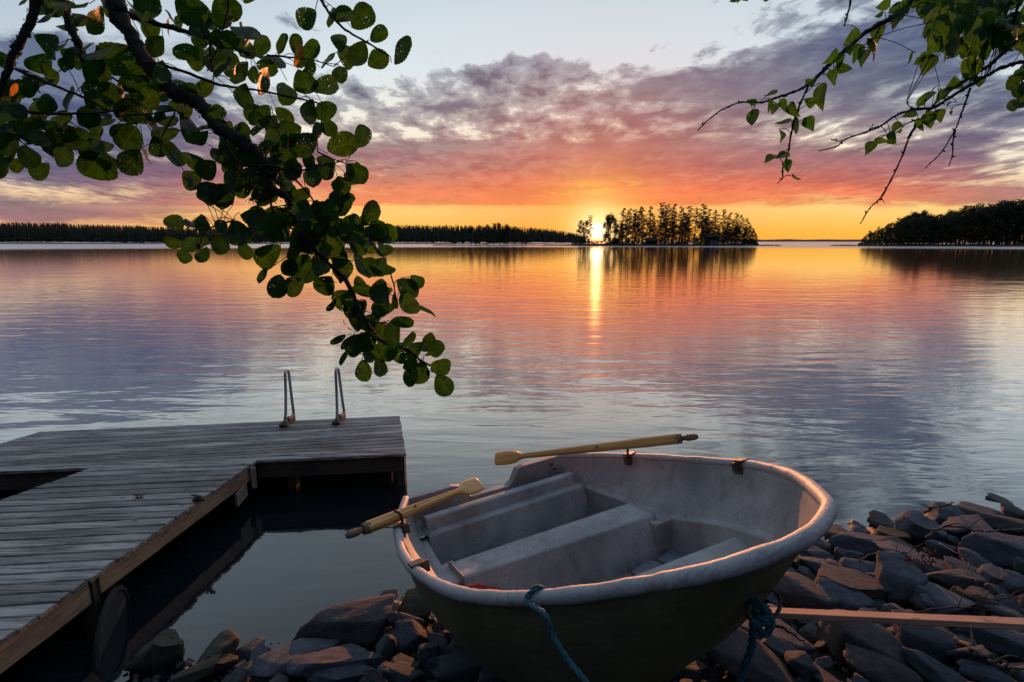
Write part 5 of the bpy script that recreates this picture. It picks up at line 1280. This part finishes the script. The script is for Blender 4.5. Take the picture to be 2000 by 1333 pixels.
for x, y in ((388, 481), (640, 395), (1005*.375+350, 1130*.375+300-45), (665, 548), (836, 728), (845, 722), (700, 620)):   # little cones
    c_ = pix(x, y, depth=1.36); mb = MB().tube([c_+Vector((0, 0, .009)), c_+Vector((0, 0, .005)), c_, c_-Vector((0, 0, .006)), c_-Vector((0, 0, .009))], [.001, .005, .006, .004, .001], 8); rechild(mb.build('cone', M_bark, smooth=True), alder)
# birch on the right
birch = empty('birch_tree', pix(1900, -150, depth=1.5)); tag(birch, 'birch branches with pointed green leaves reaching in from the upper right', 'tree')
def R5(l): return [(1340+x*.345, y*.345) for x, y in l]
TW = []; LT = MB()
for pts, r0, r1, D in (
 (R5([(1360, -120), (1300, -40), (1220, 60), (1130, 120), (1020, 185), (930, 260), (850, 330), (790, 385), (720, 460), (640, 510), (540, 545), (430, 580), (320, 580), (230, 610), (150, 660), (65, 740)]), 5.2, 1, 1.5),
 (R5([(790, 390), (700, 480), (655, 570), (620, 660), (595, 760), (575, 880), (545, 960), (545, 1010), (515, 1040)]), 2.8, .9, 1.5), (R5([(1100, 150), (1060, 220), (990, 270), (970, 300)]), 1.6, .9, 1.48),
 (R5([(2150, 300), (1913, 350), (1800, 380), (1700, 430), (1600, 490), (1500, 550), (1400, 610), (1300, 620), (1200, 650), (1100, 715), (1000, 755), (900, 790), (850, 830), (750, 857)]), 4.2, .9, 1.45),
 (R5([(2100, 0), (1913, 190), (1800, 300), (1700, 380), (1580, 460), (1450, 550), (1340, 670), (1270, 760), (1230, 870), (1180, 980), (1110, 1110), (1040, 1180), (985, 1270)]), 4.0, .9, 1.5),
 (R5([(1610, 500), (1585, 570), (1560, 640), (1520, 740), (1440, 870), (1350, 955)]), 2.2, .9, 1.45), (R5([(1525, 735), (1510, 800), (1508, 880), (1485, 945)]), 1.8, .9, 1.45),
 (R5([(1120, 1090), (1105, 1120), (1125, 1150)]), 1.4, .8, 1.5), (R5([(940, -40), (920, 60), (895, 145)]), 2.4, 1.5, 1.45), (R5([(1913, -60), (1870, 60), (1830, 200), (1800, 300)]), 4, 2, 1.5),
 (R5([(1540, -60), (1545, 60), (1530, 120)]), 3, 1.5, 1.5), (R5([(1340, 670), (1250, 700), (1180, 740), (1080, 790)]), 1.6, .8, 1.5), (R5([(820, 790), (870, 800), (900, 790)]), 1.2, .7, 1.45), (R5([(1300, 620), (1260, 600), (1248, 575)]), 1.4, .8, 1.45)):
    s_, r_ = limb(LT, pts, r0*D/1000, r1*D/1000, D, n=6, rough=.25); TW.extend([(Vector(q), D) for q in s_])
    for i in range(3, len(s_)-2, 5):   # buds
        b_ = Vector(s_[i]); d = Vector((rl.gauss(0, 1), rl.gauss(0, .4), rl.gauss(0, 1))).normalized(); LT.tube([b_, b_+d*.004, b_+d*.010], [.0018, .0024, .0006], 5)
CR = MB()
for x, y, s0 in ((1110, 130, 26), (1090, 140, 24), (1040, 180, 20), (790, 385, 18), (785, 420, 12), (905, 110, 12), (1050, 725, 22), (1075, 722, 14), (1520, 745, 9), (740, 430, 12)):
    for k in range(46): 
        p = pix(1340+(x+rl.gauss(0, s0*.6))*.345, (y+rl.gauss(0, s0*.35))*.345, depth=1.49+rl.gauss(0, .006)); q_ = rl.uniform(.001, .0035); CR.add([p+Vector((rl.uniform(-q_, q_), rl.uniform(-q_, q_), rl.uniform(-q_, q_))) for _ in range(3)], [(0, 1, 2)])
rechild(CR.build('lichen', M_bark), birch)
LF = Leaves(); ST = MB()
BL_ = [(870,350,90,-110),(890,390,100,5),(828,445,90,-70),(765,550,145,-80),(700,572,70,160),(475,540,85,200),(370,578,60,170),(470,600,70,-110),(497,620,70,-110),(555,610,95,-60),(612,622,100,-60),(545,690,90,200),(630,720,100,-90),(700,705,90,-60),(540,768,90,-100),(385,672,100,-90),(360,650,50,215),(475,900,80,215),(545,885,80,210),(577,942,75,-80),(622,1010,60,-20),(710,465,80,30),(970,300,110,-105),(1010,330,115,-115),(1070,270,130,-80),(1080,190,110,-100),(930,220,120,225),(820,330,110,225),(925,285,60,-80),(1110,30,95,215),(1180,55,100,215),(1190,115,115,-100),(1095,80,50,215),(1250,40,100,-100),(1220,90,60,-80),(1290,20,80,-120),
 (1275,340,80,235),(1340,335,80,-140),(1370,370,110,-110),(1310,350,60,-120),(1580,400,120,-95),(1640,400,140,-120),(1520,480,110,-150),(1480,520,100,-130),(1350,570,125,-135),(1320,580,90,220),(1440,545,95,-125),(1400,510,75,235),(1655,470,85,-80),(1260,657,85,190),(1375,682,95,-70),(1427,662,80,-70),(1330,720,60,-70),(1300,700,65,-120),(1185,725,80,-120),(1170,782,80,-70),(1165,802,50,-40),(1110,800,75,-10),(1040,842,85,235),(1500,637,40,-90),(1500,585,70,200),(1210,740,60,210)]
TWB = TW
for x, y, L, a in BL_: put_leaf(LF, 1340+x*.345, y*.345, L*.5*.345*1.05, 1.48+rl.uniform(-.05, .05), a+rl.uniform(-8, 8), 'ovate', rl.uniform(.42, .78), tilt=.5)
for k in range(118):   # the thick corner
    x, y = rl.uniform(1330, 1960), rl.uniform(-30, 330)
    if y > np.interp(x, [1330, 1420, 1560, 1700, 1800, 1960], [100, 330, 340, 300, 270, 330]): continue
    put_leaf(LF, 1340+x*.345, y*.345, rl.uniform(18, 27), 1.48+rl.uniform(-.16, .16), rl.gauss(-105, 24), 'ovate', rl.uniform(.5, .85), tilt=.6)
for x, y, L, a in ((300, -5, 60, -100), (265, 5, 50, 200), (330, -12, 60, -40), (450, -6, 60, -10)): put_leaf(LF, 1340+x*.345, y*.345, L*.5*.345, 1.45, a, 'ovate', .6, stem=False)
rechild(LF.build('foliage', M_birch, None), birch); LT.add(ST.v, ST.f); rechild(LT.build('twig', M_bark, smooth=True), birch)
# a second alder shows at the right edge
al2 = empty('alder_tree', pix(2050, 100, depth=1.9)); tag(al2, 'small cluster of round dark alder leaves at the right edge below the birch', 'tree')
TW = []; LT = MB(); LF = Leaves(); ST = MB()
ST = LT; s_, r_ = limb(LT, [(2080, 90), (2030, 120), (2000, 150), (1990, 190), (1985, 215)], .004, .0015, 1.8, n=6); TW.extend([(Vector(q), 1.8) for q in s_])
for x, y, r in ((1850, 470, 44), (1880, 510, 46), (1845, 600, 40), (1885, 590, 42), (1862, 445, 34), (1905, 430, 44), (1905, 545, 44), (1930, 500, 50), (1935, 580, 40), (1930, 380, 50)): put_leaf(LF, 1340+x*.345, y*.345, r*.345, 1.8+rl.uniform(-.06, .06), stem=False)
rechild(LF.build('foliage', M_alder, None), al2); rechild(LT.build('twig', M_bark, smooth=True), al2)
